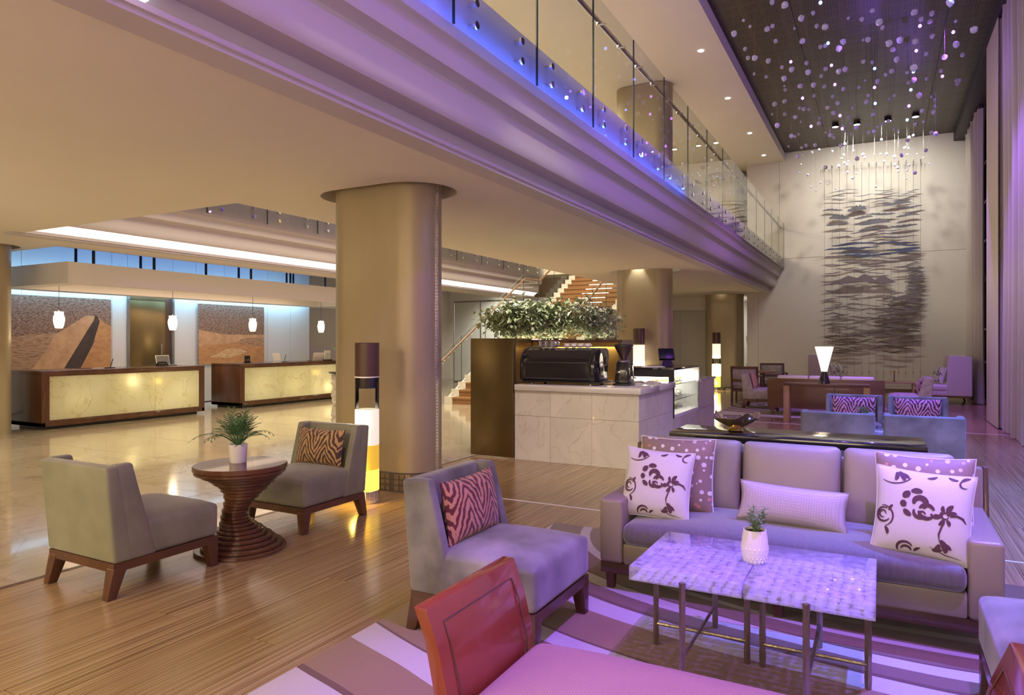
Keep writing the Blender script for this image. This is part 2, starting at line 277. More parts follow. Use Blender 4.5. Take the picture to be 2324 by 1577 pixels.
# ------------------------------------------------------------------ mesh helpers
class MB:
    def __init__(s): s.v = []; s.f = []; s.mi = []; s.m = 0; s.sm = []
    def add(s, vs, fs, mat=None):
        o = len(s.v)
        for p in vs: s.v.append(tuple((mat @ Vector(p)) if mat else p))
        for f in fs: s.f.append(tuple(i+o for i in f)); s.mi.append(s.m)
        return s
    def box(s, x0, x1, y0, y1, z0, z1, mat=None):
        return s.add([(x0, y0, z0), (x1, y0, z0), (x1, y1, z0), (x0, y1, z0), (x0, y0, z1), (x1, y0, z1), (x1, y1, z1), (x0, y1, z1)],
              [(0, 3, 2, 1), (4, 5, 6, 7), (0, 1, 5, 4), (1, 2, 6, 5), (2, 3, 7, 6), (3, 0, 4, 7)], mat)
    def frust(s, b, t, z0, z1, mat=None):   # b,t = (x0,x1,y0,y1)
        return s.add([(b[0], b[2], z0), (b[1], b[2], z0), (b[1], b[3], z0), (b[0], b[3], z0), (t[0], t[2], z1), (t[1], t[2], z1), (t[1], t[3], z1), (t[0], t[3], z1)],
              [(0, 3, 2, 1), (4, 5, 6, 7), (0, 1, 5, 4), (1, 2, 6, 5), (2, 3, 7, 6), (3, 0, 4, 7)], mat)
    def prism(s, pts, a, b, axis='x', mat=None):   # polygon (2D) extruded from a to b along the axis
        n = len(pts)
        def P(p, t): return {'x': (t, p[0], p[1]), 'y': (p[0], t, p[1]), 'z': (p[0], p[1], t)}[axis]
        vs = [P(p, a) for p in pts]+[P(p, b) for p in pts]
        fs = [tuple(range(n))[::-1], tuple(range(n, 2*n))]+[(i, (i+1) % n, n+(i+1) % n, n+i) for i in range(n)]
        return s.add(vs, fs, mat)
    def lathe(s, prof, n=24, c=(0, 0), mat=None, caps=True):
        vs = []; fs = []
        for r, z in prof:
            for i in range(n): a = 2*PI*i/n; vs.append((c[0]+r*math.cos(a), c[1]+r*math.sin(a), z))
        for j in range(len(prof)-1):
            for i in range(n): fs.append((j*n+i, j*n+(i+1) % n, (j+1)*n+(i+1) % n, (j+1)*n+i))
        if caps:
            fs.append(tuple(range(n))[::-1]); fs.append(tuple(range((len(prof)-1)*n, len(prof)*n)))
        return s.add(vs, fs, mat)
    def tube(s, pts, r, n=8, mat=None):
        pts = [Vector(p) for p in pts]; vs = []; fs = []; rr = r if isinstance(r, (list, tuple)) else [r]*len(pts)
        up = None
        for k, p in enumerate(pts):
            d = (pts[min(k+1, len(pts)-1)]-pts[max(k-1, 0)]).normalized()
            ref = Vector((0, 0, 1)) if abs(d.z) < .9 else Vector((1, 0, 0))
            if up is not None and up.cross(d).length > .1: a = up-d*up.dot(d); a.normalize()
            else: a = d.cross(ref).normalized()
            up = a; b = d.cross(a)
            for i in range(n): t = 2*PI*i/n; vs.append(tuple(p+a*rr[k]*math.cos(t)+b*rr[k]*math.sin(t)))
        for k in range(len(pts)-1):
            for i in range(n): fs.append((k*n+i, k*n+(i+1) % n, (k+1)*n+(i+1) % n, (k+1)*n+i))
        fs.append(tuple(range(n))[::-1]); fs.append(tuple(range((len(pts)-1)*n, len(pts)*n)))
        return s.add(vs, fs, mat)
    def soft(s, x0, x1, y0, y1, z0, z1, crown=.03, nx=10, ny=8, mat=None, side=0.0):
        # cushion: box with a crowned top
        vs = []; fs = []
        for j in range(ny+1):
            for i in range(nx+1):
                u = i/nx*2-1; v = j/ny*2-1
                vs.append((x0+(x1-x0)*i/nx, y0+(y1-y0)*j/ny, z1+crown*(1-u*u*u*u)*(1-v*v*v*v)))
        for j in range(ny):
            for i in range(nx): a = j*(nx+1)+i; fs.append((a, a+1, a+nx+2, a+nx+1))
        ring = [i for i in range(nx+1)]+[(j)*(nx+1)+nx for j in range(1, ny+1)]+[ny*(nx+1)+i for i in range(nx-1, -1, -1)]+[j*(nx+1) for j in range(ny-1, 0, -1)]
        o = len(vs)
        for r in ring: vs.append((vs[r][0], vs[r][1], z0))
        k = len(ring)
        for q in range(k): fs.append((ring[q], o+q, o+(q+1) % k, ring[(q+1) % k]))
        fs.append(tuple(range(o, o+k))[::-1])
        return s.add(vs, fs, mat)
def build(name, mb, mats, parent=None, bevel=0, seg=2, smooth=40, label=None, loc=None, rot=None):
    me = bpy.data.meshes.new(name); me.from_pydata(mb.v, [], mb.f)
    for mm in (mats if isinstance(mats, (list, tuple)) else [mats]): me.materials.append(M[mm] if isinstance(mm, str) else mm)
    if any(mb.mi): me.polygons.foreach_set('material_index', mb.mi)
    bm = bmesh.new(); bm.from_mesh(me); bmesh.ops.recalc_face_normals(bm, faces=bm.faces)
    if bevel:
        es = [e for e in bm.edges if len(e.link_faces) == 2 and e.calc_face_angle(0) > .6]
        bmesh.ops.bevel(bm, geom=es, offset=bevel, segments=seg, profile=.5, affect='EDGES', clamp_overlap=True)
    bm.to_mesh(me); bm.free()
    if smooth:
        me.polygons.foreach_set('use_smooth', [True]*len(me.polygons)); me.set_sharp_from_angle(angle=math.radians(smooth))
    o = bpy.data.objects.new(name, me); COL.objects.link(o)
    if parent: o.parent = parent
    if loc: o.location = loc
    if rot: o.rotation_euler = rot
    if label: o['label'] = label
    return o
def tag(o, label, cat, group=None):
    o['label'] = label; o['category'] = cat
    if group: o['group'] = group
    return o
def thing(name, label, cat, loc=(0, 0, 0), rz=0, group=None):
    o = bpy.data.objects.new(name, None); o.empty_display_size = .1; COL.objects.link(o); o.location = loc; o.rotation_euler = (0, 0, rz)
    return tag(o, label, cat, group)
def struct(name, mb, mats, bevel=0, smooth=40, parent=None):
    o = build(name, mb, mats, parent, bevel, smooth=smooth)
    if not parent: o['kind'] = 'structure'
    return o
def inst(src, parent=None, loc=(0, 0, 0), rot=(0, 0, 0), scale=(1, 1, 1), name=None):
    c = src.copy(); COL.objects.link(c); c.parent = parent; c.location = loc; c.rotation_euler = rot; c.scale = scale
    for k in ('label', 'category', 'group'):
        if k in c: del c[k]
    if name: c.name = name
    return c
def copy_tree(root, loc, rz, label):
    r = root.copy(); COL.objects.link(r); r.location = loc; r.rotation_euler = (0, 0, rz); r['label'] = label
    for ch in list(root.children):
        c = ch.copy(); COL.objects.link(c); c.parent = r
        for g in list(ch.children): d = g.copy(); COL.objects.link(d); d.parent = c
    return r
# ------------------------------------------------------------------ structure
def stadium(cx, cy, L, W, n=14):
    r = W/2; h = (L-W)/2; pts = []
    for i in range(n+1): a = -PI/2+PI*i/n; pts.append((cx+h+r*math.cos(a), cy+r*math.sin(a)))
    for i in range(n+1): a = PI/2+PI*i/n; pts.append((cx-h+r*math.cos(a), cy+r*math.sin(a)))
    return pts
COLS = [(-4.45, 5.6), (-4.45, 14.25), (-4.45, 22.75), (-12.62, 5.6)]
ZC = 2.95
def holed(name, x0, x1, y0, y1, z, holes, depth, mat):
    bm = bmesh.new()
    def loop(pts):
        vs = [bm.verts.new((p[0], p[1], z)) for p in pts]
        for i in range(len(vs)): bm.edges.new((vs[i], vs[(i+1) % len(vs)]))
        return vs
    loop([(x0, y0), (x1, y0), (x1, y1), (x0, y1)]); hl = [loop(h) for h in holes]
    bmesh.ops.triangle_fill(bm, use_beauty=True, use_dissolve=False, edges=bm.edges[:])
    for vs in hl:
        up = [bm.verts.new((v.co.x, v.co.y, z+depth)) for v in vs]; k = len(vs)
        for i in range(k): bm.faces.new((vs[i], vs[(i+1) % k], up[(i+1) % k], up[i]))
        bm.faces.new(up)
    me = bpy.data.meshes.new(name); bm.to_mesh(me); bm.free(); me.materials.append(M[mat])
    o = bpy.data.objects.new(name, me); COL.objects.link(o); o['kind'] = 'structure'; return o
HOLE = (1.52, .86)
# wooden floor: sub-floor and planks
fl = struct('floor', MB().box(-4.55, 2.2, -3.5, 22, -.06, -.014), 'darkwood')
pw = .222; pk = None; k = 0
for i in range(30):
    x = -4.55+i*pw; off = (i*.83) % 2.5
    y = -1.0-off
    while y < 22:
        a, b = max(y, -1.0), min(y+2.5, 22); y += 2.5
        if b-a < .1 or (a > 13.0 and x < -2.9): continue
        if pk is None: pk = build('floor_plank', MB().box(.0012, pw-.0012, .0008, .9992, -.013, 0), 'plank', fl, smooth=0)
        o = pk if k == 0 else inst(pk, fl)
        o.location = (x, a, 0); o.scale = (1, b-a, 1); k += 1
struct('floor', MB().box(-4.55, 2.2, -3.5, -1.0, -.014, 0), 'plank')
# marble floor and its tiles
mf = struct('floor', MB().box(-16, -4.55, -3.5, 27, -.06, -.012).box(-4.55, -2.884, 13.0, 27, -.05, -.013), 'grout')
tk = build('floor_tile', MB().box(.003, .997, .003, .997, -.012, 0), 'marble_floor', mf, smooth=0); first = True
def tile(x0, y0, x1, y1):
    global first
    o = tk if first else inst(tk, mf); first = False
    o.location = (x0, y0, 0); o.scale = (x1-x0, y1-y0, 1)
for i in range(10):
    for j in range(26):
        tile(-15.95+i*1.14, -1+j*1.08, -15.95+(i+1)*1.14, -1+(j+1)*1.08)
for j in range(10): tile(-4.55, 13.0+j*.9, -2.884, 13.0+(j+1)*.9)
for n, (x0, x1, y) in enumerate([(-4.5, 2.05, 5.55), (-2.35, 1.75, 13.0)]):
    struct('trim_%d' % (n+1), MB().box(x0, x1, y-.011, y+.011, -.01, .0025), 'paper')
struct('trim_3', MB().box(-4.575, -4.56, -1, 22, -.01, .0022).box(-4.545, -4.535, -1, 13, -.01, .0022), 'darkwood')
# lower ceilings
holed('ceiling', -6.15, -2.93, -3.5, 24.2, ZC, [stadium(x, y, *HOLE) for x, y in COLS[:3]], .28, 'plaster')
holed('ceiling', -16, -6.15, -3.5, 5.15, ZC, [], .28, 'plaster')
holed('ceiling', -16, -11.4, 5.15, 6.15, ZC, [stadium(*COLS[3], 1.5, .8)], .28, 'plaster')
holed('ceiling', -11.4, -10.37, 5.15, 24, ZC, [], .28, 'plaster')
holed('ceiling', -10.37, -6.15, 21.0, 24, ZC, [], .28, 'plaster')
struct('ceiling', MB().box(-16, -11.4, 6.15, 24, 3.55, 3.65), 'plaster_white')
struct('trim_4', MB().box(-11.44, -11.38, 6.15, 24, ZC, 3.55).box(-16, -11.4, 6.1, 6.15, ZC+.01, 3.55), 'plaster')
PROF = [(0, 2.92), (0, 2.99), (-.03, 3.0), (-.03, 3.085), (.13, 3.10), (.148, 3.125), (.152, 3.2), (.16, 3.33), (.17, 3.36), (.205, 3.385), (.245, 3.40), (.255, 3.43), (.258, 3.5), (.268, 3.53), (.30, 3.555), (.32, 3.57), (.325, 3.60), (.325, 4.0), (-.2, 4.0), (-.2, 2.92)]
def fascia(name, x0, sg, y0, y1): return struct(name, MB().prism([(x0+sg*p[0], p[1]) for p in PROF], y0, y1, 'y'), 'fascia', smooth=35)
fascia('trim_5', -2.95, 1, -3.5, 22)
fascia('trim_6', -10.39, 1, 5.0, 21.0)
struct('trim_7', MB().box(-6.15, -6.10, 5.15, 21.0, 2.951, 4.0), 'fascia')
struct('trim_8', MB().box(-10.39, -6.1, 5.10, 5.15, 2.951, 4.0), 'fascia')
struct('floor', MB().box(-6.1, -2.7, -3.5, 22, 3.5, 4.0).box(-16, -10.45, -3.5, 24, 3.7, 4.0).box(-10.45, -6.1, -3.5, 5.1, 3.7, 4.0).box(-10.45, -6.1, 21.0, 24, 3.7, 4.0), 'plaster')
# cove strips in the slots
def strip(x0, sg, y0, y1, label, mat):
    t = build('cove_light', MB().prism([(x0+sg*.0, 3.005), (x0+sg*.128, 3.095), (x0+sg*.10, 3.10), (x0-sg*.028, 3.08), (x0-sg*.028, 3.003)], y0, y1, 'y'), mat)
    tag(t, label, 'light strip'); return t
M['cove'] = emis('cove', (1, .93, .82), 2.6)
strip(-10.39, 1, 5.1, 20.9, 'long white cove light strip above the reception desks', 'cove')
M['cove_hot'] = emis('cove_hot', (1, .95, .88), 1.9)
strip(-2.95, 1, -1.5, 1.98, 'white cove light under the near end of the balcony edge', 'cove_hot')
# upper ceilings
struct('ceiling', MB().box(-16, -2.55, -3.5, 24, 6.85, 7.3), 'plaster')
dc = struct('ceiling', MB().box(-2.6, 2.25, -3.5, 22.2, 7.12, 7.3), 'dark_ceiling_edge')
cp = build('ceiling_panel', MB().box(.004, 1.17, .004, 1.196, -.02, 0), 'perforated', dc, smooth=0); f = True
for i in range(4):
    for j in range(19):
        o = cp if f else inst(cp, dc); f = False; o.location = (-2.52+i*1.175, -.6+j*1.2, 7.12)
struct('trim_9', MB().box(1.72, 2.2, -3.5, 22, 6.86, 7.12), 'dark_ceiling_edge')
# far wall with its sheets
fw = struct('wall_far', MB().box(-3.63, 2.3, 22.03, 22.3, 0, 7.2), 'darkwood')
for (x0, x1, z0, z1) in [(-3.63, -3.303, .0, 3.926), (-3.297, 2.25, 0, 3.926), (-3.63, -2.703, 3.934, 7.15), (-2.697, 2.25, 3.934, 7.15)]:
    build('wall_panel', MB().box(x0, x1, 22.0, 22.03, z0, z1), 'wallpanel', fw, smooth=0)
struct('baseboard_far', MB().box(-3.62, 2.2, 21.975, 22.0, 0, .13), 'darkwood')
# left part of the far end
wl = struct('wall_far_left', MB().box(-9.4, -4.15, 24.2, 24.4, 0, 4), 'darkwood')
for i in range(5): build('wall_panel', MB().box(-9.4+i*1.05, -9.4+(i+1)*1.05-.006, 24.17, 24.2, 0, 2.52), 'wallpanel', wl, smooth=0)
struct('trim_10', MB().box(-9.4, -4.6, 23.4, 24.17, 2.52, 2.95), 'plaster')
struct('baseboard_far_left', MB().box(-9.4, -4.16, 24.15, 24.17, 0, .14), 'darkwood')
struct('wall_corridor', MB().box(-6, -2, 27, 27.2, 0, 4).box(-3.65, -3.6, 22.3, 27, 0, 4).box(-6, -2, 22.4, 27, 2.96, 3.0), 'plaster_white')
struct('wall_back', MB().box(-16.2, 2.3, -3.7, -3.5, 0, 7.3), 'plaster')
struct('wall_stair', MB().box(-16, -9.4, 22.6, 22.8, 0, 4.0).box(-9.45, -9.35, 22.6, 24.4, 0, 3), 'plaster_white')
struct('wall_upper', MB().box(-16.2, -16, -3.5, 24, 4, 7.3).box(-16, -3.63, 23.8, 24, 4, 7.3), 'plaster')
struct('wall_left', MB().box(-16.2, -16, -3.5, 24, 0, 4), 'plaster')
# window side
struct('wall_right', MB().box(2.2, 2.35, -3.5, 8.8, 0, 7.3).box(2.2, 2.35, 21.75, 22.3, 0, 7.3).box(2.24, 2.35, 8.8, 21.75, -.02, .05), 'plaster')
wi = struct('window_1', MB().box(2.30, 2.36, 8.8, 21.75, 0, 7.2), 'black_metal')
ys = [8.8+1.295*i for i in range(11)]; zs = [.05, .95, 1.75, 2.95, 3.9, 4.85, 5.8, 6.86]
mu = build('window_mullion', MB().box(-.03, .03, -.03, .03, .05, 6.9), 'black_metal', wi, smooth=0); f = True
for y in ys:
    o = mu if f else inst(mu, wi); f = False; o.location = (2.26, y, 0)
for i, z in enumerate(zs[1:-1]):
    build('window_transom', MB().box(2.225 if z != 2.95 else 2.15, 2.29, 8.8, 21.75, z-.025, z+.025), 'grey_metal' if z == 2.95 else 'black_metal', wi, smooth=0)
pn = build('window_pane', MB().box(0, .01, .03, 1.265, 0, 1), 'window_glass', wi, smooth=0); f = True
for j in range(10):
    for i in range(7):
        o = pn if f else inst(pn, wi); f = False; o.location = (2.265, ys[j], zs[i]+.02); o.scale = (1, 1, zs[i+1]-zs[i]-.04)
# columns
rnd = random.Random(3)
for ci, (cx, cy) in enumerate(COLS):
    zt = 6.84 if ci in (0, 1, 2) else ZC+.27
    lab = ['thick oblong bronze column beside the tall floor lamp in front', 'bronze column rising behind the coffee bar and through the balcony',
           'farthest bronze column next to the yellow-lit floor lamp', 'bronze column cut off at the left picture edge'][ci]
    sk = thing('column', lab, 'column', (cx, cy, 0))
    build('column_skin', MB().prism(stadium(0, 0, 1.2, .58, 20), 0, zt, 'z'), 'bronze_skin', sk, smooth=30)
    if ci == 0:
        rv = MB().box(.599, .606, -.022, .022, .1, ZC+.2)
        for i in range(95):
            for sy in (-.012, .012): z = .12+i*.0315; rv.box(.604, .612, sy-.006, sy+.006, z, z+.014)
        build('rivet_strip', rv, 'chrome', sk, smooth=0)
        band = stadium(0, 0, 1.212, .592, 20); build('mosaic_band', MB().prism(band, 0, .185, 'z'), 'grout', sk, smooth=30)
        tl = build('mosaic_tile', MB().box(-.024, .024, -.004, .004, .002, .051), 'mosaic', sk, smooth=0); f = True
        per = stadium(0, 0, 1.216, .596, 60); dense = []
        for a, b in zip(per, per[1:]+per[:1]):
            n = max(1, int(math.dist(a, b)/.004))
            for i in range(n): dense.append((a[0]+(b[0]-a[0])*i/n, a[1]+(b[1]-a[1])*i/n))
        s = 0; pts = [dense[0]]
        for a, b in zip(dense, dense[1:]):
            s += math.dist(a, b)
            if s >= .053: pts.append(b); s = 0
        for a, b in zip(pts, pts[1:]):
            ang = math.atan2(b[1]-a[1], b[0]-a[0])
            for r in range(3):
                o = tl if f else inst(tl, sk); f = False
                o.location = ((a[0]+b[0])/2, (a[1]+b[1])/2, .01+r*.056); o.rotation_euler = (0, 0, ang)
for cx, cy in COLS[1:3]:
    for dx in (-.05,):
        spot('column_downlight', (cx+dx, cy-.375, 3.19), (cx+dx, cy-.30, 0), 45, WHITE, 70, .5, .03)
    rg = build('column_light_ring', MB().prism(stadium(cx, cy, 1.46, .82, 20), 3.215, 3.225, 'z'), emis('ring_glow', (1, .95, .85), 1.4)); tag(rg, 'glowing recess around the head of the column '+('behind the coffee bar' if cy < 20 else 'farthest away'), 'light')
# ------------------------------------------------------------------ balustrades
M['glass_edge'] = pm('glass_edge', (.02, .04, .035), .2)
def glass_panel_mb(w, h, t=.012):
    m = MB(); m.add([(0, 0, 0), (0, w, 0), (0, w, h), (0, 0, h)], [(0, 1, 2, 3)])
    m.m = 1; m.box(-t, 0, -.004, .003, 0, h); m.box(-t, 0, w-.003, w+.004, 0, h); m.m = 0; return m
def balustrade(label, x, sg, y0, y1, pw, z0, z1, rail=True):
    t = thing('glass_balustrade', label, 'balustrade', (x, y0, z0))
    h = z1-z0; n = int(round((y1-y0)/pw)); gp = st = None
    for i in range(n):
        if gp is None: g = gp = build('glass_panel', glass_panel_mb(pw-.014, h), ['glass', 'glass_edge'], t, smooth=0)
        else: g = inst(gp, t)
        g.location = (0, i*pw, 0)
        for (yy, zz) in ((.28, .1), (.28, .26), (pw-.3, .1), (pw-.3, .26)):
            if st is None: s_ = st = build('standoff', MB().lathe([(.03, -.012), (.03, .012), (.018, .014), (.018, .06)], 12, mat=Matrix.Rotation(-sg*PI/2, 4, 'Y')), 'chrome', g, smooth=30)
            else: s_ = inst(st, g)
            s_.location = (0, yy, zz)
    if rail:
        build('handrail', MB().tube([(-sg*.09, 0, h-.14), (-sg*.09, y1-y0, h-.14)], .024, 10), 'walnut', t)
        br = None
        for i in range(n*2):
            b = MB().tube([(0, 0, h-.2), (-sg*.09, 0, h-.19), (-sg*.09, 0, h-.16)], .011, 6)
            if br is None: o = br = build('rail_bracket', b, 'chrome', t)
            else: o = inst(br, t)
            o.location = (0, .32+i*pw/2, 0)
    return t
PWG = 1.29; Y0 = 6.53-5*PWG
balustrade('long glass balustrade on the purple-lit balcony edge', -2.565, 1, Y0, Y0+17*PWG, PWG, 3.62, 5.0)
balustrade('glass balustrade over the white fascia above the reception', -10.0, 1, 5.2, 5.2+12*1.29, 1.29, 3.62, 5.0, False)
for i, (x, y) in enumerate([(-2.95, 12.9), (-3.0, 15.7), (-3.0, 18.6), (-3.0, 21.0)]):
    d = build('ceiling_downlight', MB().lathe([(.05, 0), (.05, .012)], 16), 'lamp_hot', loc=(x, y, 6.84)); tag(d, ['nearest', 'second nearest', 'third nearest', 'farthest'][i]+' of the four tiny downlights in the upper ceiling', 'downlight', 'downlights in the upper ceiling')
# wall spots
SP = [(-1.05, 19.7), (-.55, 19.75), (.15, 19.8), (.75, 19.75)]
for i, (x, y) in enumerate(SP):
    t = thing('ceiling_spotlight', ['first', 'second', 'third', 'fourth'][i]+' bright spotlight from the left above the wall hanging', 'spotlight', (x, y, 7.08), 0, 'spotlights washing the far wall')
    build('lamp_can', MB().lathe([(.06, .02), (.085, 0), (.085, -.06), (.075, -.06)], 16), 'black_metal', t); build('lamp_face', MB().lathe([(.07, -.055), (.07, -.062)], 16), 'lamp_hot', t)
    spot('wall_spot', (x, y, 6.99), (x*1.1, 22, 4.7), 190, (1, .98, .86), 125, 1, .05)
# ------------------------------------------------------------------ curtains
def curtain(label, y0, y1, x, amp, per, z1, seed, lining=False):
    r = random.Random(seed); n = int((y1-y0)/per*12); pts = []
    ph = 0
    for i in range(n+1):
        y = y0+(y1-y0)*i/n; ph += (y1-y0)/n/per*2*PI*(.7+.6*abs(math.sin(i*.13+seed)))
        pts.append((x+amp*math.sin(ph)+.02*math.sin(ph*.37), y))
    m = MB(); vs = []; fs = []; K = 8
    for k in range(K+1):
        z = .02+(z1-.02)*k/K; q = 1-.25*math.sin(PI*k/K)
        for (a, b) in pts: vs.append((x+(a-x)*q, b, z))
    w = n+1
    for k in range(K):
        for i in range(n): a = k*w+i; fs.append((a, a+1, a+w+1, a+w))
    m.add(vs, fs)
    t = thing('curtain', label, 'curtain', (0, 0, 0)); build('drape', m, 'curtain', t, smooth=180)
    if lining: build('lining', MB().box(x-.105, x-.095, y1-1.35, y1+.03, .015, z1), 'curtain_lining', t)
    build('heading_rail', MB().box(x-.03, x+.03, y0, y1, z1, z1+.05), 'dark_ceiling_edge', t)
    return t
curtain('tall beige curtain in the far corner beside the wall hanging', 18.9, 21.4, 2.0, .075, .26, 6.8, 1)
curtain('nearest tall beige curtain at the right picture edge', 9.0, 15.15, 1.80, .085, .30, 6.8, 2, True)
# ------------------------------------------------------------------ wall hanging
art = thing('wall_hanging', 'wire-hung landscape of thin wavy strips on the far wall', 'wall art', (0, 21.9, 0))
AX0, AX1 = -1.47, .93
def apx(px, py):   # spot on the wall plane seen at this pixel
    s, c = math.sin(YAW), math.cos(YAW); a = (px-1162)/FPX; b = (775-py)/FPX
    t = 21.9/(c+s*a); return ((-s+c*a)*t, CAMH+b*t)
hk = wr = None
for i in range(14):
    px = 1872+i*16.7; x, z = apx(px, 384-i*1.15); zb = apx(px, 862)[1]
    if hk is None:
        hk = build('hook', MB().tube([(0, .09, .05), (0, -.16, .05), (0, -.16, -.10)], .008, 6).box(-.016, .016, -.176, -.144, .0, .06), 'black_metal', art, smooth=0); o = hk
        wr = build('wire', MB().tube([(0, 0, 0), (0, 0, 1)], .003, 4), 'grey_metal', art); v = wr
        wt = build('wire_weight', MB().lathe([(.004, 0), (.012, .01), (.012, .05), (.004, .06)], 8).box(-.05, .05, -.004, .004, .03, .036), 'brass', art); q = wt
    else: o = inst(hk, art); v = inst(wr, art); q = inst(wt, art)
    o.location = (x, 0, z); v.location = (x, -.02 if i % 2 else -.05, zb); v.scale = (1, 1, z-zb-.05); q.location = (x, -.03, zb+.18)
AC = {'grey': pm('strip_grey', (.13, .13, .14), .4, .2), 'mauve': pm('strip_mauve', (.16, .13, .15), .4, .2), 'blue': pm('strip_blue', (.065, .075, .13), .4, .2),
      'brown': pm('strip_brown', (.09, .062, .055), .35, .3), 'slate': pm('strip_slate', (.145, .13, .135), .35, .3)}
ra = random.Random(11)
def strip_piece(cx, cz, L, hgt, mat, bumps=2, peak=0):
    n = 14; up = []; dn = []
    ph = ra.random()*6
    for i in range(n+1):
        u = i/n; x = (u-.5)*L; env = math.sin(PI*u)**.5
        h = hgt*env*(.6+.4*math.sin(u*bumps*PI+ph)**2)
        if peak: h = hgt*max(0, 1-abs(u-peak)*2.1)+.02*env
        dz = .018*math.sin(u*5+ph)
        up.append((x, dz+h)); dn.append((x, dz-.014*env))
    build('glass_strip', MB().prism(up+dn[::-1], -.004, .004, 'y'), AC[mat], art, smooth=0, loc=(cx, -.035-ra.random()*.03, cz))
def strips_row(py, x0, x1, mat, n, hgt, Lm=.7):
    for i in range(n):
        px = x0+(x1-x0)*(i+ra.random())/n; cx, cz = apx(px, py+ra.uniform(-2.5, 2.5)); L = Lm*ra.uniform(.55, 1.2)
        cx = min(max(cx, AX0+L/2), AX1-L/2+.03); strip_piece(cx, cz, L, hgt*ra.uniform(.6, 1.2), mat, ra.choice((1, 2, 3)))
for i in range(5): strips_row(432+i*7, 1890, 2085, 'grey', 3, .012, .55)
for (px, py, L, h) in [(1945, 478, .5, .17), (2035, 464, .75, .09), (1905, 497, .55, .15), (1960, 495, .5, .07), (2000, 487, .75, .06), (2060, 490, .6, .06), (1900, 510, .6, .06), (1985, 508, .8, .14), (2050, 514, .7, .07), (1890, 478, .55, .05), (2070, 470, .5, .04), (1975, 521, .6, .05)]:
    cx, cz = apx(px, py); strip_piece(cx, cz, L, h, 'grey', 5)
for py in (524, 530, 540): strips_row(py, 1885, 2085, 'slate', 3, .025, .7)
for py in (552, 557, 563, 568, 574, 580): strips_row(py, 1880, 2085, 'blue', 2, .05, 1.0)
for py in (586, 592, 599, 604, 612): strips_row(py, 1870, 2085, 'mauve', 3, .025, .62)
for (px, py, L, pk) in [(1925, 642, .95, .5), (1960, 640, .7, .55), (2008, 641, .6, .45)]:
    cx, cz = apx(px, py); strip_piece(cx, cz, L, .2, 'mauve', 1, pk)
for py in (621, 628, 646, 652, 658, 665, 673, 681, 689, 696, 703, 711, 719, 727): strips_row(py, 1862, 2050 if py < 690 else 1990, 'mauve' if py < 660 else 'slate', 3, .022, .46)
for i in range(26):
    py = 608+i*3.4; cx, cz = apx(2074+ra.uniform(-3, 6), py); strip_piece(cx, cz, .42*ra.uniform(.8, 1.15), .035, 'slate', 3)
for i in range(40):
    py = 672+i*2.3; lo = 2010 if py < 700 else (1990 if py < 728 else 1978)
    L = ra.uniform(.35, .8); cx, cz = apx(ra.uniform(lo, 2085), py); cx = min(cx, AX1-L/2+.02); strip_piece(cx, cz, L, ra.uniform(.03, .07), ra.choice(['slate', 'brown', 'slate', 'mauve']), 4)
for py in (735, 742, 749, 756, 763, 770, 777, 784, 790, 797): strips_row(py, 1862, 2085, 'brown' if py > 760 else 'slate', 4, .035, .62)

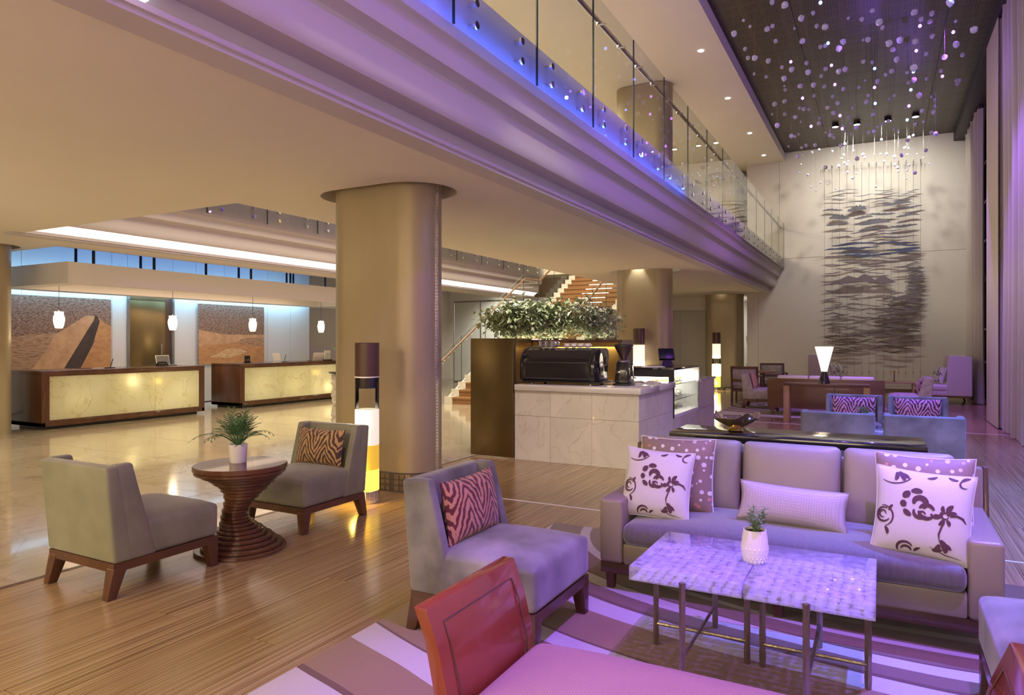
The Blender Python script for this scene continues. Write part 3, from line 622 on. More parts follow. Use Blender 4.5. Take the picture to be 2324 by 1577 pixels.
# ------------------------------------------------------------------ hanging crystals
CR = [(608,15,38),(692,35,54),(885,88,34),(805,123,48),(412,139,25),(458,179,24),(348,229,44),(572,198,44),(610,175,32),(912,177,34),(971,183,50),(1127,123,24),(1220,130,36),(1288,72,38),(1337,148,50),(1358,188,34),(1575,84,50),(1698,90,40),(1622,130,36),(1685,146,40),(1818,16,60),(1858,144,24),(1982,204,54),(760,193,22),(632,280,32),(812,280,44),(1090,283,44),(1064,330,46),(968,312,34),(938,318,32),(1228,272,20),(1259,271,42),(1403,293,50),(1481,272,48),(1585,281,48),(1700,245,36),(1862,303,48),(1432,338,40),(1658,366,32),(1904,373,34),(1783,389,42),(424,332,32),(444,394,32),(488,396,44),(583,413,40),(842,428,34),(675,459,30),(742,471,42),(854,491,42),(970,470,34),(1062,485,42),(1104,471,40),(1228,420,34),(1292,424,28),(1455,406,44),(1420,485,38),(1380,508,30),(1572,461,54),(1530,492,28),(1760,482,30),(484,503,22),(568,523,28),(687,534,42),(942,517,30),(798,586,38),(891,577,40),(961,587,32),(690,587,18),(697,611,28),(1092,606,32),(1198,596,26),(1326,551,36),(1242,547,16),(1536,562,32),(1573,543,40),(1662,537,30),(1862,548,28),(1885,545,30),(1871,569,34),(892,652,28),(1020,655,28),(1264,648,28),(1440,652,26),(1410,674,24),(1610,650,42),(1695,658,28),(1718,676,28),(624,709,34),(691,690,34),(1053,701,34),(1250,693,36),(795,735,26),(823,740,32),(858,741,28),(986,733,34),(1024,768,34),(1155,731,28),(1512,733,18),(1722,719,28),(1708,763,36),(1629,755,36),(608,777,16),(693,777,26),(765,799,34),(803,829,18),(931,803,26),(929,840,34),(1130,798,30),(1141,840,22),(1294,780,32),(1300,748,24),(642,854,36),(1096,860,30),(1098,886,22),(1180,868,32),(1400,825,30),(1354,843,20),(1326,864,22),(1587,845,32),(1637,828,22),(1254,850,18),(1437,877,22),(1466,893,22),(738,926,34),(763,931,22),(788,914,24),(974,903,22),(1003,922,34),(1028,934,26),(1148,913,20),(1265,903,30),(1302,893,32),(1353,951,22),(1542,936,26),(1570,922,22),(1530,957,28),(1696,903,32),(1722,911,34),(720,997,16),(808,1006,24),(840,990,28),(901,988,30),(929,1019,20),(879,1038,22),(1074,993,30),(1105,981,24),(783,1063,32),(816,1056,12),(1160,1027,18),(1018,1028,16),(1096,1055,18),(1083,1079,18),(1225,1053,26),(1237,1072,22),(1185,1081,34),(1303,1049,14),(1347,1049,18),(1388,1048,22),(1441,1065,26),(1491,1057,30),(1528,1053,18),(1512,1007,26),(1536,1010,18),(1595,1048,12),(1638,1073,14),(1655,1024,28),(1098,1110,24),(1127,1098,16),(1060,1130,24),(970,1141,30),(1120,1120,16),(1372,1098,18),(1305,1113,12),(1443,1120,22),(1543,1124,18),(1463,1140,24),(1678,1115,14),(803,1120,16),(790,1178,18),(850,1190,22),(1122,1173,20),(1183,1180,18),(1156,1210,24),(1467,1166,20),(1580,1178,30),(1524,1160,18),(937,1243,16),(872,1273,18),(905,1296,16),(1314,1270,20),(1040,1285,18),(985,1250,14),(1525,1214,16)]
LED = [(937,18),(1615,177),(1842,219),(989,294),(735,421),(1012,445),(1306,467),(1590,346),(1768,520),(1570,490),(1035,576),(1305,596),(1553,612),(815,669),(1540,722),(1310,705),(1070,788),(873,861),(1528,817),(1085,877)]
def chand_spot(cx, cy, size, diam=.1):
    # real depth from the apparent size of a crystal, kept under the ceiling and in front of the wall
    px = 1550+cx*.33305; py = cy*.33305; sp = size*.33305
    s, c = math.sin(YAW), math.cos(YAW); a = (px-1162)/FPX; b = (775-py)/FPX
    d = min(diam*FPX/sp, 5.2/b, 20.6/(c+s*a))
    return ((-s+c*a)*d, (c+s*a)*d, CAMH+b*d), sp*d/FPX
ch = thing('crystal_chandelier', 'cloud of faceted glass crystals and purple lights hung from the dark ceiling', 'chandelier', (0, 0, 0))
M['crystal'] = pm('crystal', (.62, .60, .72), .08); ct = NT('crystal_glass'); ct.P(Base_Color=(.82, .80, .98), Transmission_Weight=.45, Roughness=.1, IOR=1.35); M['crystal'] = ct.m
def facet(seed):
    r = random.Random(seed); bm = bmesh.new(); bmesh.ops.create_icosphere(bm, subdivisions=1, radius=.5)
    for v in bm.verts: v.co *= r.uniform(.82, 1.12)
    bmesh.ops.bevel(bm, geom=bm.verts[:], offset=.12, affect='VERTICES')
    m = MB(); bm.verts.index_update(); m.add([tuple(v.co) for v in bm.verts], [tuple(v.index for v in f.verts) for f in bm.faces]); bm.free(); return m
cry = [build('crystal', facet(i), 'crystal', ch, smooth=0) for i in range(3)]
cw = build('wire', MB().tube([(0, 0, 0), (0, 0, 1)], .0012, 4), 'grey_metal', cry[0])
for i, (x, y, sz) in enumerate(CR):
    p, dm = chand_spot(x, y, sz)
    o = cry[i] if i < 3 else inst(cry[i % 3], ch)
    o.location = p; o.scale = (dm, dm, dm*1.1)
    ra2 = random.Random(i); o.rotation_euler = (0, 0, ra2.random()*6)
    v = cw if i == 0 else inst(cw, o)
    v.location = (0, 0, .4); v.scale = (1/dm, 1/dm, (7.1-p[2])/(dm*1.1)-.4)
ld = {}
for i, (x, y) in enumerate(LED):
    p, dm = chand_spot(x, y, 36); k = 'led_blue' if i % 3 == 0 else 'led_purple'
    if k not in ld: o = ld[k] = build('led_light', MB().lathe([(.006, .03), (.02, .02), (.028, 0), (.02, -.02), (.006, -.028)], 10), k, ch)
    else: o = inst(ld[k], ch)
    o.location = p
    v = inst(cw, o); v.location = (0, 0, .02); v.scale = (1, 1, 7.1-p[2])
# ------------------------------------------------------------------ reception
XW = -14.3
rw = struct('wall_reception', MB().box(XW-.3, XW-.03, 4.9, 14.5, 0, 3.55), 'darkwood')
M['pale_panel'] = pm('pale_panel', (.60, .60, .60), .6)
yy = [4.9, 6.0, 7.05, 8.78, 9.12]; yz = [10.2, 10.8, 11.6, 12.95, 13.75, 14.47]
for a, b in list(zip(yy, yy[1:]))+list(zip(yz, yz[1:])): build('wall_panel', MB().box(XW-.03, XW, a+.004, b-.004, 0.02, 3.55), 'pale_panel', rw, smooth=0)
build('wall_panel', MB().box(XW-.03, XW, 9.124, 10.196, 2.75, 3.55), 'pale_panel', rw, smooth=0)
struct('wall_reception_side', MB().box(-15.0, -14.9, 14.5, 22.6, 0, 3.55), 'wallpanel')
dr = struct('door_1', MB().box(XW-.1, XW-.04, 9.16, 10.16, 0, 2.72), 'bronze_panel')
build('door_frame', MB().box(XW-.08, XW+.03, 9.10, 9.16, 0, 2.76).box(XW-.08, XW+.03, 10.16, 10.22, 0, 2.76).box(XW-.08, XW+.03, 9.1, 10.22, 2.72, 2.76), 'grey_metal', dr)
build('door_leaf', MB().box(XW-.05, XW-.02, 9.18, 10.02, .02, 2.35), 'bronze_panel', dr, bevel=.006); build('door_head', MB().box(XW-.05, XW-.025, 9.18, 10.02, 2.37, 2.70), 'bronze_panel', dr)
build('door_handle', MB().tube([(XW+.02, 9.9, .9), (XW+.02, 9.9, 1.4)], .012, 8), 'chrome', dr)
# canopy
cn = thing('reception_canopy', 'long white suspended canopy over the reception desks', 'canopy', (0, 0, 0))
CXa, CXb, CYa, CYb = -13.95, -11.6, 6.4, 15.2
cm = MB()
for (x0, x1, y0, y1) in [(CXb-.16, CXb, CYa, CYb), (CXa, CXa+.4, CYa, CYb), (CXa+.4, CXb-.16, CYa, CYa+.3), (CXa+.4, CXb-.16, CYb-1.2, CYb)]: cm.box(x0, x1, y0, y1, 2.40, 2.75)
build('canopy_frame', cm, 'plaster_white', cn, smooth=0); build('canopy_deck', MB().box(CXa+.4, CXb-.16, CYa+.3, CYb-1.2, 2.62, 2.74), 'plaster_white', cn, smooth=0)
rod = None
for (x, y) in [(-11.75, 6.9), (-11.75, 8.0), (-12.6, 8.3), (-11.75, 9.1), (-11.75, 10.2), (-12.6, 10.6), (-11.75, 11.3), (-12.6, 12.0), (-11.75, 12.4), (-13, 12.6), (-11.75, 13.4), (-12.8, 7.2), (-11.75, 14.4)]:
    b = MB().tube([(0, 0, 2.75), (0, 0, 3.55)], .025, 8)
    if rod is None: o = rod = build('hanger_rod', b, 'black_metal', cn)
    else: o = inst(rod, cn)
    o.location = (x, y, 0)
area('canopy_blue', (-12.8, 10.2, 2.80), (1.4, 6.5), 40, (0, .13, 1), (PI, 0, 0))
area('wall_blue', (-14.12, 10.2, 2.85), (.16, 8), 170, (.36, .70, 1), (0, math.radians(-8), 0))
area('canopy_peach', (-12.75, 10, 2.60), (1.0, 6.0), 60, (1, .70, .48))
# dune pictures (flat prints on boards)
def picture(label, y0, y1, z0, z1, faces):
    t = thing('picture', label, 'picture', (XW+.05, y0, z0)); W, Hh = y1-y0, z1-z0
    build('board', MB().box(-.02, .02, 0, W, 0, Hh), 'dune_dark', t, smooth=0)
    mats = []; m = MB()
    for k, (mt, poly) in enumerate(faces):
        if mt not in mats: mats.append(mt)
        m.m = mats.index(mt); x = .0215+.0006*k
        m.add([(x, u*W, v*Hh) for u, v in poly], [tuple(range(len(poly)))])
    build('print', m, mats, t, smooth=0); return t
picture('large dune photograph with a dark shadowed ridge behind the nearer desk', 6.55, 8.72, .86, 2.33, [
    ('dune_streak', [(0, 0), (.5, 0), (.52, .52), (.3, .50), (.18, .46), (0, .47)]),
    ('dune_tan', [(.28, 0), (.60, 0), (.80, .50), (.86, .72), (.84, .76), (.76, .76), (.62, .62), (.48, .48), (.42, .30)]),
    ('dune_orange', [(.70, 0), (1, 0), (1, .62), (.94, .66), (.89, .73), (.86, .72), (.84, .40)]),
    ('dune_shadow', [(.55, 0), (.70, 0), (.82, .34), (.89, .68), (.87, .75), (.845, .77), (.835, .70), (.76, .52)])])
picture('smaller dune photograph of flat golden sand behind the farther desk', 10.82, 12.78, .9, 2.35, [
    ('dune_orange', [(0, 0), (1, 0), (1, .50), (.7, .50), (.4, .50), (.2, .53), (0, .58)]),
    ('dune_tan', [(0, .30), (.5, .36), (1, .42), (1, .50), (.7, .50), (.4, .50), (.2, .53), (0, .57)]),
    ('dune_pale', [(.15, .12), (.45, .10), (.72, .2), (.6, .26), (.4, .25), (.3, .2)]),
    ('dune_streak', [(.55, .36), (.75, .31), (1, .30), (1, .44), (.8, .45), (.62, .42)])])
# desks
def desk(label, y0, y1, xf, xb, lamps):
    t = thing('reception_desk', label, 'reception desk', (xf, y0, 0)); L = y1-y0; D = xf-xb; zt = .965
    build('desk_end', MB().box(-D, 0, 0, .06, .05, zt-.06), 'mahogany', t, bevel=.004); build('desk_end', MB().box(-D, 0, L-.06, L, .05, zt-.06), 'mahogany', t, bevel=.004)
    build('desk_top', MB().box(-D, 0, 0, L, zt-.06, zt), 'mahogany', t, bevel=.004)
    build('desk_base', MB().box(-D, 0, 0, L, .05, .12), 'mahogany', t, bevel=.004); build('desk_back', MB().box(-D, -D+.03, .06, L-.06, .12, zt-.06), 'plaster_white', t)
    build('plinth', MB().box(-D+.08, -.1, .1, L-.1, 0, .05), 'black_plastic', t)
    build('front_frame', MB().box(-.03, .0, .06, .12, .12, zt-.06).box(-.03, 0, L-.12, L-.06, .12, zt-.06).box(-.03, 0, .12, L-.12, .12, .15).box(-.03, 0, .12, L-.12, zt-.09, zt-.06), 'mahogany', t)
    n = 3; w = (L-.24)/n
    for i in range(n): build('onyx_panel', MB().box(-.025, -.012, .12+i*w+.0015, .12+(i+1)*w-.0015, .15, zt-.09), 'onyx', t, smooth=0)
    for (yy, z, p) in lamps: point('desk_lamp', (xf-(.30 if p < 20 else .13), y0+yy, z), p*(1 if p < 20 else .6), (1, .94, .68), .05)
    return t
desk('reception desk nearer the camera with three glowing onyx panels', 6.24, 9.30, -12.05, -13.0, [(.55, .5, 12), (1.55, .72, 34), (2.55, .5, 14)])
desk('reception desk farther back, brightest at its lower right onyx panel', 10.32, 13.45, -12.22, -13.15, [(.6, .5, 11), (1.6, .45, 16), (2.7, .32, 48)])
# desk items
t = thing('desk_sign', 'small black sign standing at the left end of the farther desk', 'sign', (-12.5, 10.75, .965), 0); build('sign_plate', MB().box(-.01, .01, -.07, .07, .02, .17), 'black_plastic', t); build('sign_foot', MB().box(-.05, .05, -.08, .08, 0, .02), 'black_plastic', t)
build('sign_print', MB().add([(.011, .0, .06), (.011, .05, .06), (.011, .025, .10)], [(0, 1, 2)]).box(.0102, .0112, -.05, -.01, .06, .085), 'grey_metal', t, smooth=0)
def pen_holder(label, x, y):
    t = thing('pen_stand', label, 'pen stand', (x, y, .965)); build('pen_base', MB().box(-.06, .06, -.09, .09, 0, .015), 'black_plastic', t, bevel=.004)
    build('pen', MB().tube([(0, .03, .015), (.01, .08, .17)], .007, 8), 'black_plastic', t); build('paper_pad', MB().box(-.05, .05, -.26, -.1, 0, .012), 'paper', t)
pen_holder('black pen in a stand beside a pad on the nearer desk', -12.4, 7.55); pen_holder('black pen in a stand on the farther desk', -12.45, 11.75)
def laptop(label, x, y, rz, mt):
    t = thing('laptop', label, 'laptop', (x, y, .965), rz); build('keyboard_base', MB().box(-.15, .15, -.11, .11, 0, .015), 'grey_metal', t, bevel=.003)
    b = MB().box(-.15, .15, 0, .012, 0, .2, Matrix.Translation((0, .11, .01)) @ Matrix.Rotation(-.25, 4, 'X')); build('lid', b, 'paper', t, bevel=.003)
    build('display', MB().box(-.14, .14, -.002, 0, .01, .19, Matrix.Translation((0, .11, .01)) @ Matrix.Rotation(-.25, 4, 'X')), mt, t)
laptop('white laptop lid half open at the right end of the nearer desk', -12.8, 9.0, PI/2, 'grey_metal'); laptop('white laptop in the middle of the farther desk', -12.8, 12.05, PI/2+.3, 'paper'); laptop('tablet with a lit screen near the far end of the desk', -12.6, 12.95, PI/2+2.9, 'screen')
t = thing('logo_sign', 'white card sign with a small emblem on a dark stand', 'sign', (-12.45, 13.22, .965)); build('sign_stand', MB().box(-.06, .06, -.12, .12, 0, .03), 'black_plastic', t); build('sign_card', MB().box(-.006, .006, -.1, .1, .03, .26), 'paper', t)
em = MB()
for sg in (-1, 1): em.tube([(.008, sg*(.02+.016*(q*q)), .165+.022*q) for q in (-1, -.5, 0, .5, 1)], .004, 5)
em.box(.006, .009, -.02, .02, .162, .168).box(.006, .0075, -.04, .04, .085, .09); build('emblem', em, 'black_plastic', t)
t = thing('phone', 'low dark telephone on the nearer desk right of the door', 'phone', (-12.6, 8.75, .965)); build('phone_body', MB().frust((-.07, .07, -.1, .1), (-.05, .05, -.09, .09), 0, .05), 'black_plastic', t); build('handset', MB().tube([(0, -.1, .06), (0, -.07, .075), (0, .07, .075), (0, .1, .06)], .016, 8), 'black_plastic', t)
# pendants
def pendant(label, x, y):
    t = thing('pendant_lamp', label, 'pendant lamp', (x, y, 1.68), 0, 'pendant lamps over the reception')
    build('cord', MB().tube([(0, 0, .3), (0, 0, .935)], .004, 5), 'black_metal', t); build('cap', MB().lathe([(.03, .27), (.03, .31)], 12), 'chrome', t)
    build('glass_shade', MB().lathe([(.055, 0), (.075, .06), (.088, .14), (.083, .2), (.068, .235), (.068, .28), (.075, .285)], 20, caps=False), 'lamp_shade', t)
    point('pendant_glow', (x+.0, y, 1.55), 6, (1, .75, .45), .06)
for (l, y) in [('pendant lamp in front of the dark ridge dune picture', 6.75), ('pendant lamp hanging beside the bronze door', 8.91), ('pendant lamp in front of the smaller dune picture', 10.9), ('pendant lamp nearest the big column, against the grey wall', 13.05)]: pendant(l, -12.5, y)
# stone pedestal behind the big column
t = thing('stone_pedestal', 'rough stacked stone pedestal with a dark dish, half hidden by the column', 'pedestal', (-7.5, 8.25, 0)); rs = random.Random(5)
for i in range(15):
    m = MB(); n = 9; r0 = .13
    prof = [[(r0*rs.uniform(.8, 1.2))*(1 if k else .97) for _ in range(n)] for k in range(2)]
    vs = [(prof[k][q]*math.cos(2*PI*q/n), prof[k][q]*math.sin(2*PI*q/n), k*.062) for k in (0, 1) for q in range(n)]
    m.add(vs, [tuple(range(n))[::-1], tuple(range(n, 2*n))]+[(q, (q+1) % n, n+(q+1) % n, n+q) for q in range(n)])
    build('stone', m, 'marble_white', t, smooth=0, loc=(0, 0, i*.062))
build('dish', MB().lathe([(.05, .93), (.17, .95), (.18, .975), (.16, .975), (.05, .95)], 20), 'black_gloss', t)
M['stem_green'] = M['leaf']
t2 = thing('leafy_plant', 'small upright plant in the dish beside the big column', 'plant', (-7.5, 8.25, .95)); m = MB()
for i in range(26):
    a = rs.random()*6.3; z = rs.uniform(.25, .5); rr = rs.uniform(.02, .1); p = Vector((rr*math.cos(a), rr*math.sin(a), z)); m.add([p, p+Vector((.04*math.cos(a+.4), .04*math.sin(a+.4), .02)), p+Vector((.08*math.cos(a), .08*math.sin(a), .03)), p+Vector((.04*math.cos(a-.4), .04*math.sin(a-.4), .02))], [(0, 1, 2, 3)])
o = build('foliage', m, 'leaf', t2, smooth=0); build('stem', MB().tube([(0, 0, 0), (.01, 0, .5)], .006, 5), 'branch', t2)
# ------------------------------------------------------------------ stairs
SX0, SX1 = -9.0, -6.55; RISE, RUN = .156, .292
M['step_wood'] = pm('step_wood', (.22, .105, .04), .35, var=(.29, .15, .06), vs=5, vst=(.15, 1, 1))
M['step_light'] = emis('step_light', (1, .86, .62), 5)
st = thing('staircase', 'wide wooden staircase with lit steps and pale stone ends', 'staircase', (0, 0, 0))
steps = [(13.4+i*RUN, RISE*(i+1)) for i in range(15)]+[(18.62+i*RUN, RISE*(16+i)) for i in range(8)]
tr = rb = sl = sr = le = None
for i, (y, z) in enumerate(steps):
    d = 1.15 if i == 14 else RUN+.02
    mk = lambda nm, mb, mt, src: (build(nm, mb, mt, st, smooth=0) if src is None else inst(src, st))
    if i == 14:
        build('landing', MB().box(SX0+.22, SX1-.22, y, y+d, z-.045, z), 'step_wood', st, smooth=0); build('stone_landing', MB().box(SX0, SX0+.22, y+.02, y+d, z-.15, z+.01).box(SX1-.22, SX1, y+.02, y+d, z-.15, z+.01), 'marble_white', st, smooth=0)
    else:
        tr = mk('tread', MB().box(SX0+.22, SX1-.22, 0, RUN+.03, -.04, 0), 'step_wood', tr) if tr is None else inst(tr, st); tr.location = (0, y, z)
    if sl is None:
        r_ = rb = build('riser', MB().box(SX0+.22, SX1-.22, .025, .045, -RISE, -.04), 'step_wood', st, smooth=0)
        a_ = sl = build('stone_end', MB().box(SX0, SX0+.22, .01, RUN+.3, -RISE-.05, .012), 'marble_white', st, smooth=0)
        b_ = sr = build('stone_end', MB().box(SX1-.22, SX1, .01, RUN+.3, -RISE-.05, .012), 'marble_white', st, smooth=0)
        l_ = le = build('step_light', MB().box(-8.05, -7.2, .012, .03, -.06, -.042), 'step_light', st, smooth=0)
    else: r_, a_, b_, l_ = inst(rb, st), inst(sl, st), inst(sr, st), inst(le, st)
    for o in (r_, a_, b_, l_): o.location = (0, y, z)
build('stringer', MB().prism([(13.42, 0), (13.42, .1), (17.5, 2.28), (18.6, 2.28), (20.9, 3.5), (20.9, 3.2), (18.7, 2.05), (17.4, 2.05), (13.6, 0)], SX0+.02, SX0+.05, 'x').prism([(13.42, 0), (13.42, .1), (17.5, 2.28), (18.6, 2.28), (20.9, 3.5), (20.9, 3.2), (18.7, 2.05), (17.4, 2.05), (13.6, 0)], SX1-.05, SX1-.02, 'x'), 'plaster_white', st)
def ztread(y): return .156+(y-13.4)*RISE/RUN if y < 17.5 else (2.34 if y < 18.45 else 2.34+(y-18.45)*RISE/RUN)
for (x, lb) in [(SX0-.03, 'sloping glass balustrade with wooden handrail on the left of the stairs'), (SX1+.03, 'sloping glass balustrade on the right of the stairs')]:
    g = thing('stair_balustrade', lb, 'balustrade', (x, 0, 0)); ysl = [13.0, 14.2, 15.35, 16.5, 17.5, 18.5, 19.6, 20.8]
    for a, b in zip(ysl, ysl[1:]):
        b -= .012; m = MB(); za, zb = ztread(a), ztread(b); m.add([(0, a, za-.12), (0, b, zb-.12), (0, b, zb+1.02), (0, a, za+1.02)], [(0, 1, 2, 3)])
        m.m = 1; m.box(-.006, .006, a-.003, a+.003, za-.1, za+1.02); p1, p2 = Vector((0, a, za+1.02)), Vector((0, b, zb+1.02)); m.tube([p1, p2], .005, 4); build('glass_panel', m, ['glass', 'glass_edge'], g, smooth=0)
    pts = [(.06, y, ztread(y)+.92) for y in (12.9, 17.5, 18.45, 20.8)]
    build('handrail', MB().tube(pts, .026, 10), 'walnut', g)
    for y in (13.4, 14.4, 15.4, 16.4, 17.3, 18.3, 19.4, 20.4): build('rail_bracket', MB().tube([(0, y, ztread(y)+.84), (.05, y, ztread(y)+.85), (.06, y, ztread(y)+.9)], .01, 6), 'chrome', g)
# glass screens left of the stairs
for i in range(4):
    x = -13.6+i*1.12; t = thing('glass_screen', ['leftmost', 'second', 'third', 'rightmost'][i]+' tall glass screen standing left of the stairs', 'glass screen', (x, 20.9, 0))
    m = MB().add([(0, 0, .05), (1.1, 0, .05), (1.1, 0, 2.85), (0, 0, 2.85)], [(0, 1, 2, 3)]); build('pane', m, 'glass', t, smooth=0)
    build('screen_frame', MB().box(-.015, .005, -.02, .02, 0, 2.9).box(1.095, 1.115, -.02, .02, 0, 2.9).box(0, 1.1, -.02, .02, 2.85, 2.9).box(0, 1.1, -.02, .02, 0, .05), 'grey_metal', t, smooth=0)
spot('stair_wall_lamp', (-12.2, 21.2, 2.9), (-12.2, 22.4, 1.6), 280, WHITE, 130, .8, .1)
area('corridor_lamp', (-3.95, 25, 2.9), (.5, 2), 60, WHITE)
area('stair_lamp', (-8, 18.5, 6.6), (2, 5), 80, WARMW)
# ------------------------------------------------------------------ coffee bar
bar = thing('coffee_counter', 'pale marble coffee counter beside the bronze panel', 'counter', (0, 0, 0))
build('counter_core', MB().box(-3.96, -2.42, 7.50, 8.15, .0, .85).box(-3.0, -2.42, 8.1, 8.9, 0, .85), 'grout', bar, smooth=0)
xs = [-3.98, -3.50, -2.965, -2.4]; zz = [0, .545, .85]
for a, b in zip(xs, xs[1:]):
    for c, d in zip(zz, zz[1:]): build('marble_tile', MB().box(a+.0015, b-.0015, 7.48, 7.50, c+.0015, d-.0015), 'marble_white', bar, smooth=0)
for a, b in zip([7.48, 7.74, 8.3, 8.92], [7.74, 8.3, 8.92]):
    for c, d in zip(zz, zz[1:]): build('marble_tile', MB().box(-2.42, -2.4, a+.0015, b-.0015, c+.0015, d-.0015), 'marble_white', bar, smooth=0)
build('worktop', MB().box(-3.97, -2.37, 7.45, 8.2, .853, .925).box(-3.05, -2.37, 8.2, 8.93, .853, .925), 'counter_stone', bar, bevel=.004, smooth=30)
t = thing('bronze_partition', 'tall dark bronze panel at the left end of the coffee bar', 'partition', (0, 0, 0)); build('bronze_sheet', MB().box(-4.6, -3.985, 7.45, 7.52, .02, 1.49), 'bronze_panel', t, bevel=.003); build('side_sheet', MB().box(-4.6, -4.55, 7.52, 9.07, .02, 1.49), 'bronze_panel', t); build('foot_trim', MB().box(-4.6, -3.985, 7.46, 7.52, 0, .02), 'chrome', t)
t = thing('planter_wall', 'bronze back bar wall with planter trough above the espresso machine', 'planter', (0, 0, 0))
build('back_sheet', MB().box(-5.45, -3.18, 9.1, 9.14, 0, 1.47), 'brass', t); build('trough', MB().box(-5.45, -3.18, 9.14, 9.6, 1.1, 1.45), 'bronze_panel', t); build('rim', MB().box(-5.46, -3.17, 9.085, 9.12, 1.44, 1.475).box(-3.21, -3.17, 9.08, 9.6, 0, 1.475), 'darkwood', t); build('planting_soil', MB().box(-5.43, -3.22, 9.16, 9.58, 1.44, 1.456), 'soil', t)
build('back_shelf', MB().box(-4.5, -3.25, 8.85, 9.1, .85, .88), 'darkwood', t)
spot('planter_fill_spot', (-4.3, 8.75, 2.94), (-4.3, 9.3, 1.6), 120, WHITE, 100, .6, .015)  # spot added under the ceiling to brighten the fig leaves from above
area('bar_shelf_lamp', (-3.8, 9.0, 1.38), (1.1, .06), 9, (1, .8, .45))
rp = random.Random(21)
def bush(label, x, y, z, w, h, n, mt, lw=.045, seed=1):
    r = random.Random(seed); t = thing('ficus_plant', label, 'plant', (x, y, z)); m = MB(); br = MB()
    for k in range(9):
        a = r.random()*6.3; e = Vector((r.uniform(-w, w)*.95, r.uniform(-.2, .2), h*r.uniform(.55, 1))); mid = e*.5+Vector((0, 0, h*.15)); br.tube([(0, 0, 0), mid, e], [.007, .005, .003], 5)
        for q in range(n//9):
            u = r.uniform(.25, 1.05); c = (mid*(1-abs(2*u-1)) if u < .5 else mid*(2-2*u)+e*(2*u-1)); c = Vector(c)+Vector((r.gauss(0, w*.22), r.gauss(0, .09), r.gauss(0, h*.15)))
            az = r.random()*6.3; tl = r.uniform(-1.1, .1); L = lw*r.uniform(1.0, 1.9); d = Vector((math.cos(az)*math.cos(tl), math.sin(az)*math.cos(tl), math.sin(tl))); s = d.cross(Vector((0, 0, 1))); s = s.normalized()*L*.26 if s.length > .01 else Vector((.01, 0, 0))
            nn = s.cross(d).normalized()*L*.12
            m.add([c, c+d*L*.5+s+nn, c+d*L, c+d*L*.5-s+nn], [(0, 1, 2), (0, 2, 3)])
    f = build('foliage', m, mt, t, smooth=0); f['kind'] = 'stuff'; build('stems', br, 'branch', t); return t
bush('bushy weeping fig at the left end of the planter trough', -5.0, 9.36, 1.456, .46, .60, 1900, 'leaf_pale', .075, 2)
bush('weeping fig in the middle of the planter trough', -4.3, 9.4, 1.456, .50, .56, 1900, 'leaf_pale', .065, 3)
bush('paler small-leaved fig at the right end of the planter trough', -3.62, 9.36, 1.456, .42, .48, 1900, 'leaf_pale', .045, 4)
# espresso machine
t = thing('espresso_machine', 'large black espresso machine on the coffee counter', 'coffee machine', (-3.44, 7.86, .925)); t.scale = (1, 1, .84)
pf = [(-.22, .05), (-.25, .10), (-.25, .30), (-.22, .42), (-.15, .50), (-.05, .53), (.16, .53), (.22, .50), (.24, .40), (.20, .30), (.20, .05)]
build('back_body', MB().prism(pf, -.50, .38, 'x'), 'black_gloss', t, smooth=30); build('side_cheek', MB().prism([(p[0]*1.07, p[1]*1.0) for p in pf], .38, .46, 'x'), 'black_gloss', t, bevel=.02, smooth=40)
build('side_cheek', MB().prism([(p[0]*1.05, p[1]*1.02) for p in pf], -.53, -.50, 'x'), 'black_gloss', t, bevel=.008); build('chrome_badge', MB().lathe([(.001, 0), (.04, .01), (.06, .012)], 16, mat=Matrix.Translation((.462, -.07, .33)) @ Matrix.Scale(2.2, 4, (0, 0, 1)) @ Matrix.Rotation(PI/2, 4, 'Y')), 'chrome', t)
build('panel_line', MB().box(-.49, .37, -.253, -.25, .318, .323), 'grey_metal', t); build('base_tray', MB().box(-.50, .50, -.24, .26, .03, .055), 'black_metal', t)
for x in (-.4, .38):
    for y in (-.18, .2): build('foot', MB().lathe([(.025, 0), (.02, .03)], 10, c=(x, y)), 'chrome', t)
build('steam_wand', MB().tube([(.47, -.05, .34), (.50, -.06, .30), (.515, -.07, .12)], .008, 6), 'chrome', t); build('cup_rail', MB().tube([(-.45, -.1, .55), (.36, -.1, .55), (.36, .2, .55), (-.45, .2, .55), (-.45, -.1, .55)], .006, 6), 'chrome', t)
ku = 0
def cup(label, x, y, z, r, h, mt, grp):
    t = thing('cup', label, 'cup', (x, y, z), 0, grp); build('bowl', MB().lathe([(r*.55, 0), (r*.8, h*.3), (r, h), (r*.92, h), (r*.72, h*.3), (r*.4, .01)], 14), mt, t); build('handle', MB().tube([(r*.9, 0, h*.85), (r*1.4, 0, h*.7), (r*1.3, 0, h*.4), (r*.8, 0, h*.3)], .005, 5), mt, t)
for i in range(3):
    for j in range(2): cup('shiny glass cup in the small cluster on the espresso machine', -3.78+i*.085, 7.78+j*.1, 1.373, .038, .085, 'chrome', 'cups clustered on the espresso machine')
for i in range(4): cup('white cup in the row at the right of the espresso machine top', -3.42+i*.09, 7.8, 1.373, .04, .055, 'white_ceramic', 'white cups on the espresso machine')
